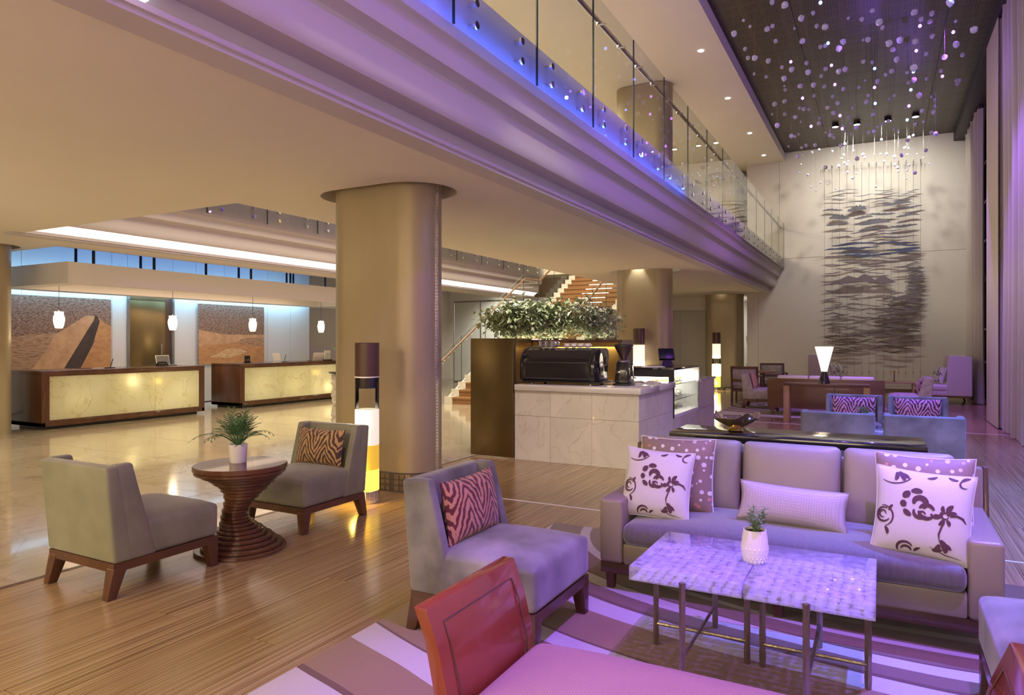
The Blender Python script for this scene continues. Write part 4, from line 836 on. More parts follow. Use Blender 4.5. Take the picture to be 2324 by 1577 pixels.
# grinder
t = thing('coffee_grinder', 'black coffee grinder with cone hopper beside the espresso machine', 'coffee grinder', (-2.74, 7.95, .925)); t.scale = (1, 1, .88)
build('grinder_body', MB().frust((-.085, .085, -.1, .12), (-.065, .065, -.08, .08), .03, .32), 'black_gloss', t, bevel=.012); build('grinder_base', MB().box(-.1, .1, -.12, .14, 0, .03), 'black_metal', t, bevel=.008); build('hopper', MB().lathe([(.025, .34), (.035, .36), (.10, .50), (.112, .53), (.10, .535)], 20), pm('hopper_smoke', (.05, .025, .02), .1), t)
build('hopper_lid', MB().lathe([(.116, .53), (.116, .55), (.1, .56)], 20), 'black_plastic', t); build('collar', MB().lathe([(.075, .315), (.075, .335), (.03, .345)], 16), 'grey_metal', t); build('dosing_arm', MB().tube([(.06, -.02, .30), (.13, -.04, .29), (.135, -.04, .12), (.17, -.05, .10)], .009, 6), 'chrome', t); build('logo', MB().box(-.035, -.005, -.102, -.095, .17, .18).box(-.03, -.01, -.102, -.095, .18, .195), 'paper', t, smooth=0)
# display case
t = thing('pastry_display', 'glass pastry display case with black frame and lit shelves', 'display case', (0, 0, 0)); X0, X1, Ya, Yb, Z0, Z1 = -3.02, -2.4, 8.96, 10.4, .44, 1.10
build('case_top', MB().box(X0, X1, Ya, Yb, Z1-.03, Z1), 'black_gloss', t, bevel=.003); build('case_floor', MB().box(X0, X1, Ya, Yb, Z0, Z0+.04), 'white_ceramic', t)
build('front_frame', MB().box(X0, X0+.07, Ya, Ya+.03, Z0, Z1-.03).box(X1-.07, X1, Ya, Ya+.03, Z0, Z1-.03).box(X0+.07, X1-.07, Ya, Ya+.03, Z1-.12, Z1-.03).box(X0+.07, X1-.07, Ya, Ya+.03, Z0, Z0+.06), 'black_plastic', t, smooth=0)
build('glass_side', MB().add([(X1-.004, Ya+.03, Z0+.02), (X1-.004, Yb-.02, Z0+.02), (X1-.004, Yb-.02, Z1-.03), (X1-.004, Ya+.03, Z1-.03)], [(0, 1, 2, 3)]), 'glass_clear', t, smooth=0); build('glass_end', MB().box(X0+.07, X1-.07, Ya+.01, Ya+.018, Z0+.06, Z1-.12), 'glass_clear', t, smooth=0); build('corner_post', MB().box(X1-.02, X1, Yb-.02, Yb, Z0, Z1), 'grey_metal', t); build('case_back', MB().box(X0, X0+.02, Ya+.03, Yb, Z0, Z1), 'paper', t)
build('case_end', MB().box(X0, X1-.02, Yb-.02, Yb, Z0, Z1-.03), 'paper', t)
for z in (.66, .87): build('glass_shelf', MB().box(X0+.03, X1-.03, Ya+.05, Yb-.04, z, z+.01), 'glass_clear', t, smooth=0)
area('case_lamp', ((X0+X1)/2, (Ya+Yb)/2, Z1-.04), (.3, 1.2), 34, (1, .96, .88))
t = thing('display_plinth', 'marble plinth below the pastry display', 'plinth', (0, 0, 0)); build('plinth_body', MB().box(X0, -2.42, 8.95, 10.4, 0, .44), 'grout', t)
for a, b in ((8.95, 9.45), (9.45, 9.95), (9.95, 10.4)): build('marble_tile', MB().box(-2.42, -2.4, a+.002, b-.002, .002, .438), 'marble_white', t, smooth=0)
t = thing('rear_counter', 'marble counter beyond the pastry display', 'counter', (0, 0, 0)); build('counter_core', MB().box(X0, -2.42, 10.42, 11.45, 0, .85), 'grout', t); build('worktop', MB().box(X0, -2.38, 10.41, 11.47, .85, .885), 'counter_stone', t)
for a, b in ((10.42, 10.92), (10.92, 11.45)):
    for c, d in ((0, .44), (.44, .85)): build('marble_tile', MB().box(-2.42, -2.4, a+.002, b-.002, c+.002, d-.002), 'marble_white', t, smooth=0)
kk = 0
for zi, z in enumerate((.48, .67, .88)):
    for j in range(5):
        y = Ya+.2+j*.25; r = random.Random(zi*9+j); mt = ['food_green', 'food_white', 'food_tan'][(zi+j) % 3] if zi != 1 else 'food_white'
        nm = ['lowest', 'middle', 'top'][zi]; tt = thing('pastry_plate', 'plate of %s on the %s shelf of the display, place %s from the front' % ({'food_green': 'green salads', 'food_white': 'cream cakes', 'food_tan': 'golden pastries'}[mt], nm, ['one', 'two', 'three', 'four', 'five'][j]), 'plate', (-2.68, y, z), 0, 'plates in the pastry display')
        build('plate', MB().lathe([(.05, 0), (.1, .012), (.1, .016), (.04, .006)], 16), 'white_ceramic', tt)
        for q in range(4): a = q*1.57+r.random(); build('bite', MB().lathe([(.02, .012), (.035, .03), (.028, .055), (.008, .065)], 9), mt, tt, loc=(.045*math.cos(a), .045*math.sin(a), 0))
# card terminal, papers
t = thing('till_terminal', 'dark card terminal standing on the pastry display', 'till', (-2.72, 9.75, 1.10), .5); build('terminal_stand', MB().frust((-.09, .09, -.1, .1), (-.05, .05, -.03, .06), 0, .1), 'black_plastic', t)
build('terminal_head', MB().box(-.11, .11, -.02, .03, -.08, .1, Matrix.Translation((0, 0, .16)) @ Matrix.Rotation(-.6, 4, 'X')), 'black_metal', t, bevel=.006); build('terminal_screen', MB().box(-.095, .095, .03, .033, -.065, .085, Matrix.Translation((0, 0, .16)) @ Matrix.Rotation(-.6, 4, 'X')), 'grey_metal', t)
t = tag(build('paper_sheets', MB().box(-.15, .15, -.1, .1, 0, .008), 'paper', loc=(-2.75, 9.2, 1.10), rot=(0, 0, .4)), 'loose white papers on the pastry display top', 'papers')
M['magazine'] = pm('magazine', (.06, .05, .045), .4, var=(.6, .56, .5), vs=9)
t = thing('magazine', 'open dark magazine lying on the marble counter', 'magazine', (-2.66, 8.55, .925), .3)
for sx in (-1, 1): build('page_half', MB().prism([(0, 0), (sx*.05, .018), (sx*.14, .012), (sx*.2, .004), (sx*.2, 0)], -.14, .14, 'y'), 'magazine', t, smooth=0)
# corridor dressing
t = thing('dark_cabinet', 'low dark cabinet glimpsed in the bright corridor', 'cabinet', (-3.98, 24.6, 0)); build('cabinet_body', MB().box(-.2, .2, -.2, .2, .05, .5), 'darkwood', t, bevel=.005); build('cabinet_top', MB().box(-.22, .22, -.22, .22, .5, .53), 'black_gloss', t)
t = thing('corridor_vase', 'dark branching vase arrangement in the bright corridor', 'vase', (-3.98, 24.6, .53)); build('vase_body', MB().lathe([(.05, 0), (.1, .12), (.06, .28), (.04, .34)], 14), 'black_gloss', t); build('twigs', MB().tube([(0, 0, .3), (.05, 0, .7), (.12, 0, .95)], .01, 5).tube([(0, 0, .3), (-.06, 0, .65), (-.1, 0, 1.1)], .01, 5), 'branch', t)
# ------------------------------------------------------------------ rugs
def rug(name, x0, x1, y0, y1, mat, label):
    t = build(name, MB().box(x0, x1, y0, y1, .001, .013), mat, bevel=.004, smooth=30); tag(t, label, 'rug')
rug('rug', -2.28, 1.65, .9, 4.98, 'rug_front', 'large lilac and brown swirl rug under the front sofa group')
rug('rug', -2.95, .95, 13.95, 18.0, 'rug_far', 'brown and cream swirl rug under the far sofa group')
# ------------------------------------------------------------------ soft furniture builders
def slipper(label, loc, rz, fab, wood='mahogany', grp='armless lounge chairs'):
    z0 = .013 if loc[2] else 0
    t = thing('lounge_chair', label, 'chair', (loc[0], loc[1], z0), rz, grp)
    build('seat', MB().soft(-.325, .325, -.35, .235, .20, .405, .035, 12, 10), fab, t, bevel=.028, seg=3, smooth=60)
    build('backrest', MB().prism([(.23, .20), (.345, .20), (.395, .75), (.315, .75)], -.332, .332, 'x'), fab, t, bevel=.018, seg=3, smooth=60)
    for s in (-1, 1): build('back_wing', MB().prism([(.085, .20), (.30, .20), (.345, .757), (.235, .757)], .268 if s > 0 else -.33, .33 if s > 0 else -.268, 'x'), fab, t, bevel=.016, seg=3, smooth=60)
    build('base_frame', MB().box(-.322, .322, -.345, -.30, .15, .20).box(-.322, .322, .30, .343, .15, .20).box(-.322, -.28, -.30, .30, .15, .20).box(.28, .322, -.30, .30, .15, .20), wood, t)
    for sx in (-1, 1):
        x0, x1 = sorted((sx*.324, sx*.25)); xa, xb = sorted((sx*.318, sx*.268))
        build('leg', MB().frust((xa, xb, -.347, -.297), (x0, x1, -.347, -.265), 0, .17), wood, t, bevel=.004)
        build('leg', MB().frust((xa, xb, .325, .38), (x0, x1, .262, .345), 0, .17), wood, t, bevel=.004)
    return t
def ppt(u, v, w, h, t, side):
    # point on a pillow surface, u, v in -1..1
    cu = w/2*u*(1-.07*(1-v*v)*1.0*abs(u)**3); cv = h/2*v*(1-.07*(1-u*u)*abs(v)**3)
    th = t/2*(max(0, 1-abs(u)**2.6)*max(0, 1-abs(v)**2.6))**.55
    return (cu, side*th, cv)
def pillow_mb(w, h, t, n=18):
    m = MB()
    for side in (-1, 1):
        vs = []; fs = []
        for j in range(n+1):
            for i in range(n+1):
                u = math.sin((i/n-.5)*PI); v = math.sin((j/n-.5)*PI); vs.append(ppt(u, v, w, h, t, side))
        for j in range(n):
            for i in range(n): a = j*(n+1)+i; fs.append((a, a+1, a+n+2, a+n+1) if side < 0 else (a, a+n+1, a+n+2, a+1))
        m.add(vs, fs)
    return m
def weld(o):
    bm = bmesh.new(); bm.from_mesh(o.data); bmesh.ops.remove_doubles(bm, verts=bm.verts, dist=.0006); bmesh.ops.recalc_face_normals(bm, faces=bm.faces); bm.to_mesh(o.data); bm.free(); o.data.polygons.foreach_set('use_smooth', [True]*len(o.data.polygons))
def arc(cx, cy, r, a0, a1, w, n=12): return ([(cx+r*math.cos(math.radians(a0+(a1-a0)*i/n)), cy+r*math.sin(math.radians(a0+(a1-a0)*i/n))) for i in range(n+1)], w)
def drop(x, y, ang, L, w): a = math.radians(ang); return ([(x+L*q*math.cos(a)-.12*L*math.sin(q*3)*math.sin(a), y+L*q*math.sin(a)+.12*L*math.sin(q*3)*math.cos(a)) for q in (0, .2, .4, .6, .8, 1)], w)
FLORAL = [arc(-.10, .22, .27, 70, 118, .10), arc(-.10, .22, .27, 124, 165, .11), arc(-.10, .20, .27, 172, 205, .10), arc(-.10, .18, .28, 210, 250, .09),
    arc(-.04, .22, .12, -60, 200, .10), arc(.10, .05, .15, 20, 160, .07), arc(.10, .05, .15, 180, 330, .07), arc(-.02, .02, .13, 160, 330, .06), arc(.28, .06, .10, 200, 380, .06), arc(.02, -.02, .06, 0, 300, .04),
    drop(.50, .04, 20, .2, .07), drop(.50, .08, 60, .22, .08), drop(.44, .08, 100, .16, .06), drop(.40, .0, 170, .15, .06), drop(.44, -.06, 235, .16, .07), drop(.50, -.06, 290, .14, .06), arc(.46, .02, .07, 0, 350, .035),
    ([(.46, -.12), (.40, -.25), (.36, -.4), (.38, -.55)], .03), drop(.40, -.52, 290, .3, .10), drop(.38, -.62, 240, .22, .08), drop(.42, -.60, 330, .22, .07), drop(.44, -.74, 190, .2, .06),
    ([(.56, .02), (.7, .06), (.82, .02), (.9, -.08)], .045), arc(-.62, 1.05, .45, -120, -35, .025), drop(-.52, .92, 300, .26, .09), drop(-.50, .88, 330, .24, .07), drop(-.56, .9, 265, .22, .07), drop(.25, .92, 200, .2, .05), drop(.72, .86, 30, .2, .06), drop(.66, .88, 160, .2, .05), arc(.8, .8, .1, 100, 300, .03),
    arc(-.80, -.18, .24, -70, 100, .03), arc(-.78, -.15, .16, 60, 330, .045), arc(-.80, -.14, .08, 0, 300, .035), drop(-.72, -.42, 290, .18, .06), drop(-.66, -.05, 60, .16, .05),
    arc(-.28, -.86, .16, 30, 210, .05), arc(-.26, -.90, .10, 0, 170, .05), drop(-.1, -.9, 40, .16, .05), ([(.2, -.72), (.5, -.85), (.8, -.88)], .02)]
PIL = {}
def pillow(name, label, loc, rx, rz, w, h, t, mat, grp=None, floral=False, piping=None, ry=0):
    key = (w, h, t, mat); T = thing(name, label, 'pillow', loc, 0, grp); T.rotation_euler = (rx, ry, rz)
    if key not in PIL:
        b = build('pillow_body', pillow_mb(w, h, t), mat, T); weld(b)
        edge = []
        for k in range(4):
            for i in range(16):
                q = -1+2*i/16; edge.append([(q, -1), (1, q), (-q, 1), (-1, -q)][k])
        pts = [ppt(u, v, w, h, t, -1) for u, v in edge]; pts.append(pts[0])
        pp = build('piping', MB().tube(pts, .0045, 6), piping or mat, T); fl = None
        if floral:
            m = MB()
            for pl, wd in FLORAL:
                vs = []; n = len(pl)
                for i, (u, v) in enumerate(pl):
                    u0, v0 = pl[max(i-1, 0)]; u1, v1 = pl[min(i+1, n-1)]; dx, dy = u1-u0, v1-v0; L = math.hypot(dx, dy) or 1; q = i/(n-1); ww = wd*.68*(math.sin(PI*min(1, max(.08, q*.9+.05)))**.6)
                    for s in (-1, 1):
                        uu = max(-.97, min(.97, u-dy/L*ww*s)); vv = max(-.97, min(.97, v+dx/L*ww*s)); p = ppt(uu, vv, w, h, t, -1); vs.append((p[0], p[1]-.0022, p[2]))
                m.add(vs, [(2*i, 2*i+1, 2*i+3, 2*i+2) for i in range(n-1)])
            fl = build('floral_print', m, 'print_brown', T, smooth=0); fl['kind'] = 'stuff'
        PIL[key] = (b, pp, fl)
    else:
        for s in PIL[key]:
            if s: inst(s, T)
    return T
# ------------------------------------------------------------------ left pair of chairs and spiral table
slipper('olive velvet lounge chair with its back to the camera at left', (-4.11, 2.68, 0), PI, 'velvet_olive')
slipper('olive velvet lounge chair beside the tall floor lamp', (-4.12, 4.13, 0), 0, 'velvet_olive')
pillow('pillow', 'gold and brown zebra pillow on the olive chair by the floor lamp', (-4.12, 4.29, .575), -.18, 0, .50, .30, .13, 'zebra_gold', 'zebra pillows')
t = thing('spiral_side_table', 'round wooden side table with a twisted stacked-disc pedestal', 'side table', (-3.95, 3.34, 0)); N = 23
for i in range(N):
    q = i/(N-1); r = .082+.222*abs(2*q-1)**2.0; a = q*PI*2.2+1.0; off = .04*math.sin(PI*q)**.7; r += .006*(i % 2)
    build('table_disc', MB().lathe([(r-.004, 0), (r, .004), (r, .0205), (r-.004, .0243)], 32), 'mahogany', t, loc=(off*math.cos(a), off*math.sin(a), i*.0245), smooth=35)
build('table_top', MB().lathe([(.30, .5625), (.312, .567), (.312, .592), (.306, .598)], 48), 'mahogany', t, smooth=35)
t = thing('potted_palm', 'small parlour palm in a white pot on the spiral table', 'plant', (-4.0, 3.36, .598))
build('pot', MB().lathe([(.052, 0), (.056, .005), (.063, .13), (.057, .13), (.05, .11)], 24), 'white_ceramic', t); build('potting_soil', MB().lathe([(.054, .105), (.054, .112)], 16), 'soil', t); rr = random.Random(4)
for k in range(40):
    az = k*2.4+rr.random(); L = rr.uniform(.2, .33); ld_ = rr.uniform(.2, 1.15); m = MB(); pts = []
    for q in range(9):
        s = q/8; rad = L*s*ld_*.85; z = .11+L*(1.05)*s-.75*ld_*L*s*s; pts.append(Vector((rad*math.cos(az), rad*math.sin(az), z)))
    m.tube(pts, [.0028]*4+[.0016]*5, 4)
    for q in range(3, 9):
        d = (pts[min(q+1, 8)]-pts[q-1]).normalized(); sd = d.cross(Vector((0, 0, 1))).normalized(); ll = .075*(1-.4*(q-3)/6)
        for s in (-1, 1):
            e = pts[q]+(d*.75+sd*s*.8+Vector((0, 0, -.15))).normalized()*ll; md = (pts[q]+e)/2+d*.004; wv = d*.0065
            m.add([pts[q], md+wv, e, md-wv], [(0, 1, 2, 3)])
    build('frond', m, 'leaf', t, smooth=0)
# ------------------------------------------------------------------ cylindrical floor lamps
def tube_lamp(label, x, y, lv, pw):
    t = thing('floor_lamp', label, 'floor lamp', (x, y, 0), 0, 'cylindrical floor lamps'); r = .108
    for (nm, z0, z1, mt, rr) in lv: build(nm, MB().lathe([(rr*r-.003, z0), (rr*r, z0+.004), (rr*r, z1-.004), (rr*r-.003, z1)], 28), mt, t, smooth=35)
    point('floor_lamp_glow', (x+.02, y-.16, .22), pw, (1, .66, .12), .05); point('floor_lamp_glow', (x, y-.18, .75), pw*.6, (1, .85, .55), .06)
    return t
M['acrylic'] = glass('acrylic', (.90, .88, .84), .02)
M['shade_low'] = emis('shade_low', (1, .92, .72), .75, (.7, .68, .6)); M['yellow_low'] = emis('yellow_low', (1, .62, .05), .62, (.7, .45, .05))
tube_lamp('tall cylindrical floor lamp in front of the big bronze column', -4.10, 4.86, [('lamp_base', 0, .11, 'chrome', 1), ('yellow_segment', .11, .30, 'lamp_yellow', 1), ('yellow_segment', .30, .52, 'yellow_low', 1), ('white_segment', .52, .84, 'shade_low', 1), ('clear_segment', .84, 1.13, 'acrylic', 1), ('inner_core', 1.03, 1.13, 'black_gloss', .9), ('wood_cap', 1.13, 1.44, 'darkwood', 1.02), ('clear_ring', 1.125, 1.14, 'white_ceramic', 1.03)], 10)
for (l, x, y) in [('cylindrical floor lamp behind the coffee grinder', -4.40, 13.72), ('farthest cylindrical floor lamp glowing yellow at its foot', -4.32, 20.9)]:
    tube_lamp(l, x, y, [('lamp_base', 0, .10, 'chrome', 1), ('yellow_segment', .10, .42, 'lamp_yellow', 1.1), ('white_segment', .42, .78, 'lamp_white', 1.2), ('clear_segment', .78, .95, 'acrylic', 1.1), ('white_segment', .95, 1.05, 'lamp_white', 1.1), ('soft_segment', 1.05, 1.38, 'lamp_soft', 1.1), ('wood_cap', 1.40, 1.72, 'darkwood', 1.1)], 14)
# ------------------------------------------------------------------ front group
slipper('grey velvet lounge chair facing the glass tables, next to the red wooden bench end', (-1.72, 3.10, 1), PI/2, 'velvet_grey', 'darkwood')
pillow('pillow', 'dark red zebra pillow on the grey chair by the glass tables', (-1.91, 3.10, .585), -.18, PI/2, .50, .32, .14, 'zebra_red', 'zebra pillows')
slipper('grey velvet lounge chair cut off at the right picture edge', (.70, 3.07, 1), -PI/2, 'velvet_grey', 'darkwood')
so = thing('sofa', 'long taupe three-seat sofa with grey velvet seat in front', 'sofa', (-.475, 3.75, .013)); W = .965
build('base_frame', MB().box(-W, W, .02, .80, .10, .165), 'darkwood', so, bevel=.004); build('front_panel', MB().soft(-W+.14, W-.14, .0, .78, .165, .285, .0, 4, 4), 'leather_taupe', so, bevel=.015)
build('seat_cushion', MB().soft(-W+.145, W-.145, -.035, .62, .285, .405, .035, 26, 10), 'velvet_seat', so, bevel=.042, seg=4, smooth=70)
for s in (-1, 1):
    x0, x1 = sorted((s*W, s*(W-.14))); build('arm', MB().prism([(0, .165), (.74, .165), (.74, .54), (.0, .53)], x0, x1, 'x'), 'leather_taupe', so, bevel=.02, seg=3, smooth=60)
    for y in (.06, .72): xa, xb = sorted((s*(W-.02), s*(W-.07))); build('leg', MB().frust((xa+.005, xb-.005, y, y+.04), (xa, xb, y-.01, y+.05), 0, .11), 'darkwood', so)
build('leg', MB().frust((-.02, .02, .06, .10), (-.03, .03, .05, .11), 0, .11), 'darkwood', so)
build('back_frame', MB().prism([(.70, .165), (.80, .165), (.84, .745), (.775, .745)], -W+.0, W-.0, 'x'), 'leather_taupe', so, bevel=.01); 
for s in (-1, 1): x0, x1 = sorted((s*W, s*(W+.025))); build('back_post', MB().prism([(.68, .1), (.80, .1), (.86, .75), (.79, .75)], x0, x1, 'x'), 'darkwood', so, bevel=.004)
for i in range(3):
    c = -.555+i*.555; m = MB().soft(-.27, .27, -.225, .225, -.07, .065, .035, 12, 10, Matrix.Translation((c, .64, .60)) @ Matrix.Rotation(math.radians(80), 4, 'X')); build('back_cushion', m, 'silk_taupe', so, bevel=.035, seg=4, smooth=70)
pillow('pillow', 'brown dotted pillow at the left end of the front sofa', (-1.09, 4.13, .645), -.22, .06, .45, .45, .14, 'dots', 'dotted pillows', piping='white_linen')
pillow('pillow', 'brown dotted pillow at the right end of the front sofa', (.19, 4.10, .64), -.22, -.10, .45, .45, .14, 'dots', 'dotted pillows', piping='white_linen')
pillow('pillow', 'white scroll-print pillow at the left end of the front sofa', (-1.15, 3.93, .62), -.28, .05, .40, .40, .14, 'white_linen', 'white scroll pillows', True, 'white_linen', ry=.05)
pillow('pillow', 'white scroll-print pillow at the right end of the front sofa', (.175, 3.87, .615), -.26, -.12, .42, .42, .15, 'white_linen', 'white scroll pillows', True, 'white_linen', ry=.05)
pillow('pillow', 'long taupe lumbar pillow in the middle of the front sofa', (-.43, 4.02, .555), -.35, -.02, .56, .21, .11, 'weave_taupe', piping='leather_taupe', ry=.04)
# glass tables
def m_ice():
    t = NT('acrylic_slab'); t.n.remove(t.b); v = t.new('ShaderNodeTexVoronoi', feature='SMOOTH_F1', i_Vector=t.co('Object'), i_Scale=30)
    tr = t.new('ShaderNodeBsdfTransparent'); tr.inputs[0].default_value = (.86, .86, .95, 1); df = t.new('ShaderNodeBsdfDiffuse'); df.inputs[0].default_value = (.74, .74, .82, 1)
    a = t.n.new('ShaderNodeMixShader'); t.set(a.inputs[0], t.math('ADD', .18, t.math('MULTIPLY', v.outputs['Distance'], .40))); t.set(a.inputs[1], tr.outputs[0]); t.set(a.inputs[2], df.outputs[0])
    gl = t.new('ShaderNodeBsdfGlossy', i_Roughness=.05); fr = t.new('ShaderNodeFresnel', i_IOR=1.45); b = t.n.new('ShaderNodeMixShader')
    t.set(b.inputs[0], fr.outputs[0]); t.set(b.inputs[1], a.outputs[0]); t.set(b.inputs[2], gl.outputs[0]); t.set(t.out.inputs[0], b.outputs[0]); return t.m
M['acrylic_slab'] = m_ice()
def gtable(label, cx, cy, z0, w=.475, d=.62):
    t = thing('glass_table', label, 'coffee table', (cx, cy, z0), 0, 'pebbled glass coffee tables')
    build('glass_slab', MB().box(-w/2, w/2, -d/2, d/2, .395, .457), 'acrylic_slab', t, bevel=.003)
    pb = MB(); rr = random.Random(int(cx*100)); nx, ny = int(w/.042), int(d/.042)
    for i in range(nx):
        for j in range(ny):
            x = -w/2+(i+.5+rr.uniform(-.12, .12))*w/nx; y = -d/2+(j+.5+rr.uniform(-.12, .12))*d/ny; a = rr.uniform(.020, .0245); b = rr.uniform(.019, .0235); x = max(-w/2+a+.003, min(w/2-a-.003, x)); y = max(-d/2+b+.003, min(d/2-b-.003, y))
            pb.add([(x+a*q*math.cos(k*PI/4), y+b*q*math.sin(k*PI/4), .398+zz) for q, zz in ((1, 0), (.72, .007), (.01, .010)) for k in range(8)], [(r*8+k, r*8+(k+1) % 8, r*8+8+(k+1) % 8, r*8+8+k) for r in (0, 1) for k in range(8)])
    pr = build('pebble_relief', pb, 'pebble_glass', t, smooth=80); pr['kind'] = 'stuff'; build('slab_underframe', MB().box(-w/2+.02, w/2-.02, -.012, .012, .382, .394).box(-.012, .012, -d/2+.0, d/2-.0, .382, .394), 'hammered', t)
    for (x, y) in ((-w/2+.03, 0), (w/2-.03, 0)): build('leg', MB().tube([(x, y, z*.0479) for z in range(9)], [.0125+.002*(z % 2) for z in range(9)], 4), 'hammered', t, smooth=0)
    for y in (-d/2-.014, d/2+.014): build('leg', MB().tube([(0, y, z*.0479) for z in range(9)]+[(0, y, .425)], [.0125+.002*(z % 2) for z in range(10)], 4), 'hammered', t, smooth=0)
    build('stretcher', MB().tube([(-w/2+.03, 0, .10), (w/2-.03, 0, .10)], .008, 6), 'hammered', t); build('stretcher', MB().tube([(0, -d/2-.01, .11), (0, d/2+.01, .11)], .008, 6), 'hammered', t); return t
gtable('left one of the two pebbled glass coffee tables by the front sofa', -.735, 3.20, .013); gtable('right one of the two pebbled glass coffee tables by the front sofa', -.255, 3.20, .013)
def pot_plant(name, label, loc, r, h, hh, n, seed, pot='white_ceramic'):
    t = thing(name, label, 'plant', loc); m = MB().lathe([(r*.62, 0), (r*.8, h*.06), (r*.99, h*.35), (r, h*.5), (r*.92, h*.8), (r*.84, h), (r*.76, h), (r*.74, h*.85)], 26); build('pot', m, pot, t); rr = random.Random(seed)
    tex = MB()
    for j in range(5):
        for i in range(18):
            a = (i+.5*(j % 2))/18*2*PI; z = h*(.10+j*.09); R = r*(.86+.035*j); tex.add([(R*math.cos(a-.13), R*math.sin(a-.13), z), (R*1.0*math.cos(a), R*math.sin(a), z-h*.07), (R*math.cos(a+.13), R*math.sin(a+.13), z), (R*math.cos(a), R*math.sin(a), z+h*.07), ((R*1.045)*math.cos(a), (R*1.045)*math.sin(a), z)], [(0, 1, 4), (1, 2, 4), (2, 3, 4), (3, 0, 4)])
    build('pot_relief', tex, pot, t, smooth=0); build('potting_soil', MB().lathe([(r*.78, h*.9), (r*.78, h*.93)], 16), 'soil', t)
    for k in range(n):
        az = rr.random()*6.3; out = rr.uniform(.1, 1.0)*r*1.25; top = h+hh*rr.uniform(.45, 1); m = MB(); p0 = Vector((out*.3*math.cos(az), out*.3*math.sin(az), h*.9)); p1 = Vector((out*math.cos(az), out*math.sin(az), top)); m.tube([p0, p1], .0015, 4)
        for q in range(10):
            c = p0.lerp(p1, .25+.75*q/9); a = rr.random()*6.3; L = r*.42*rr.uniform(.7, 1.3); d = Vector((math.cos(a), math.sin(a), .35)).normalized()*L; s = Vector((-math.sin(a), math.cos(a), 0))*L*.4; m.add([c, c+d*.55+s, c+d, c+d*.55-s], [(0, 1, 2), (0, 2, 3)])
        build('sprig', m, 'leaf_grey', t, smooth=0)
    return t
pot_plant('potted_herb', 'small green herb in a white ribbed pot between the glass tables', (-.495, 3.2, .47), .058, .147, .10, 12, 8)
# bench
db = thing('daybed_bench', 'rose upholstered bench with red wooden flared end panels', 'bench', (-.44, 1.935, .013)); hl = .66
build('bench_cushion', MB().soft(-hl+.015, hl-.015, -.275, .275, .26, .375, .045, 24, 12), 'rose_ribbed', db, bevel=.035, seg=4, smooth=70)
build('bench_rail', MB().box(-hl, hl, -.26, -.23, .17, .26).box(-hl, hl, .23, .26, .17, .26), 'redwood', db)
for s in (-1, 1):
    pf = [(s*(hl-.005), .0), (s*(hl+.045), .0), (s*(hl+.05), .40), (s*(hl+.085), .56), (s*(hl+.125), .65), (s*(hl+.078), .65), (s*(hl+.035), .54), (s*hl, .40)]
    build('end_panel', MB().prism(pf, -.275, .275, 'y'), 'redwood', db, bevel=.004, smooth=30)
    g = [(s*(hl-.006), .30), (s*(hl-.006), .40), (s*(hl+.029), .535), (s*(hl+.057), .598)]
    ln = MB()
    for y in (-.215, .215): ln.tube([(x, y, z) for x, z in g], .0025, 4)
    ln.tube([(g[-1][0], -.215, g[-1][1]), (g[-1][0], .215, g[-1][1])], .0025, 4); build('panel_bead', ln, 'darkwood', db)
# console behind the sofa
def console(label, x0, x1, y0, y1, zt, top, leg, lx, th=.055):
    t = thing('console_table', label, 'console table', (0, 0, 0)); build('table_top', MB().box(x0, x1, y0, y1, zt-th, zt), top, t, bevel=.004)
    for (a, b) in lx: build('leg', MB().box(a, b, y0+.03, y1-.03, 0, zt-th), leg, t, bevel=.003)
    return t
console('black glossy console table right behind the front sofa', -1.39, .26, 5.06, 5.57, .78, 'black_gloss', 'paleoak', [(-1.24, -1.14), (.02, .12)])
t = thing('glass_bowl', 'wavy amber glass bowl on the black console', 'bowl', (-.96, 5.32, .78)); M['amber_glass'] = pm('amber_glass', (.30, .19, .05), .08, .75, var=(.62, .45, .22), vs=50)
m = MB(); n = 40; prof = [(.05, 0), (.065, .01), (.05, .03), (.09, .05), (.15, .085), (.175, .105), (.165, .108), (.14, .095), (.08, .065), (.02, .055)]; vs = []
for (r, z) in prof:
    for i in range(n):
        a = 2*PI*i/n; lift = max(0, (r-.06)/.115)**2*(.045*max(0, math.sin(2.5*a+.6))**2); rr_ = .95*r*(1+.10*max(0, (r-.08)/.1)*math.cos(5*a)); vs.append((rr_*math.cos(a), rr_*math.sin(a), z+lift))
m.add(vs, [(j*n+i, j*n+(i+1) % n, (j+1)*n+(i+1) % n, (j+1)*n+i) for j in range(len(prof)-1) for i in range(n)]); m.add([vs[i] for i in range(n)], [tuple(range(n))[::-1]]); m.add(vs[-n:], [tuple(range(n))]); build('bowl_body', m, 'amber_glass', t)
# ------------------------------------------------------------------ middle group
slipper('grey velvet chair seen from behind, left of the pair beyond the console', (-.385, 7.87, 0), PI, 'velvet_grey', 'darkwood'); slipper('grey velvet chair seen from behind, right of the pair beyond the console', (.35, 7.87, 0), PI, 'velvet_grey', 'darkwood')
slipper('blue-lit grey chair facing the camera, left of the pair near the far sofa', (-.315, 9.80, 0), 0, 'velvet_grey', 'darkwood'); slipper('blue-lit grey chair facing the camera, right of the pair near the far sofa', (.40, 9.80, 0), 0, 'velvet_grey', 'darkwood')
pillow('pillow', 'plum zebra pillow on the left chair facing the camera', (-.315, 9.95, .575), -.18, 0, .52, .32, .13, 'zebra_plum', 'zebra pillows'); pillow('pillow', 'plum zebra pillow on the right chair facing the camera', (.40, 9.95, .575), -.18, 0, .52, .32, .13, 'zebra_plum', 'zebra pillows')
gtable('pebbled glass coffee table between the two pairs of grey chairs', .0, 8.85, 0, .6, .62)
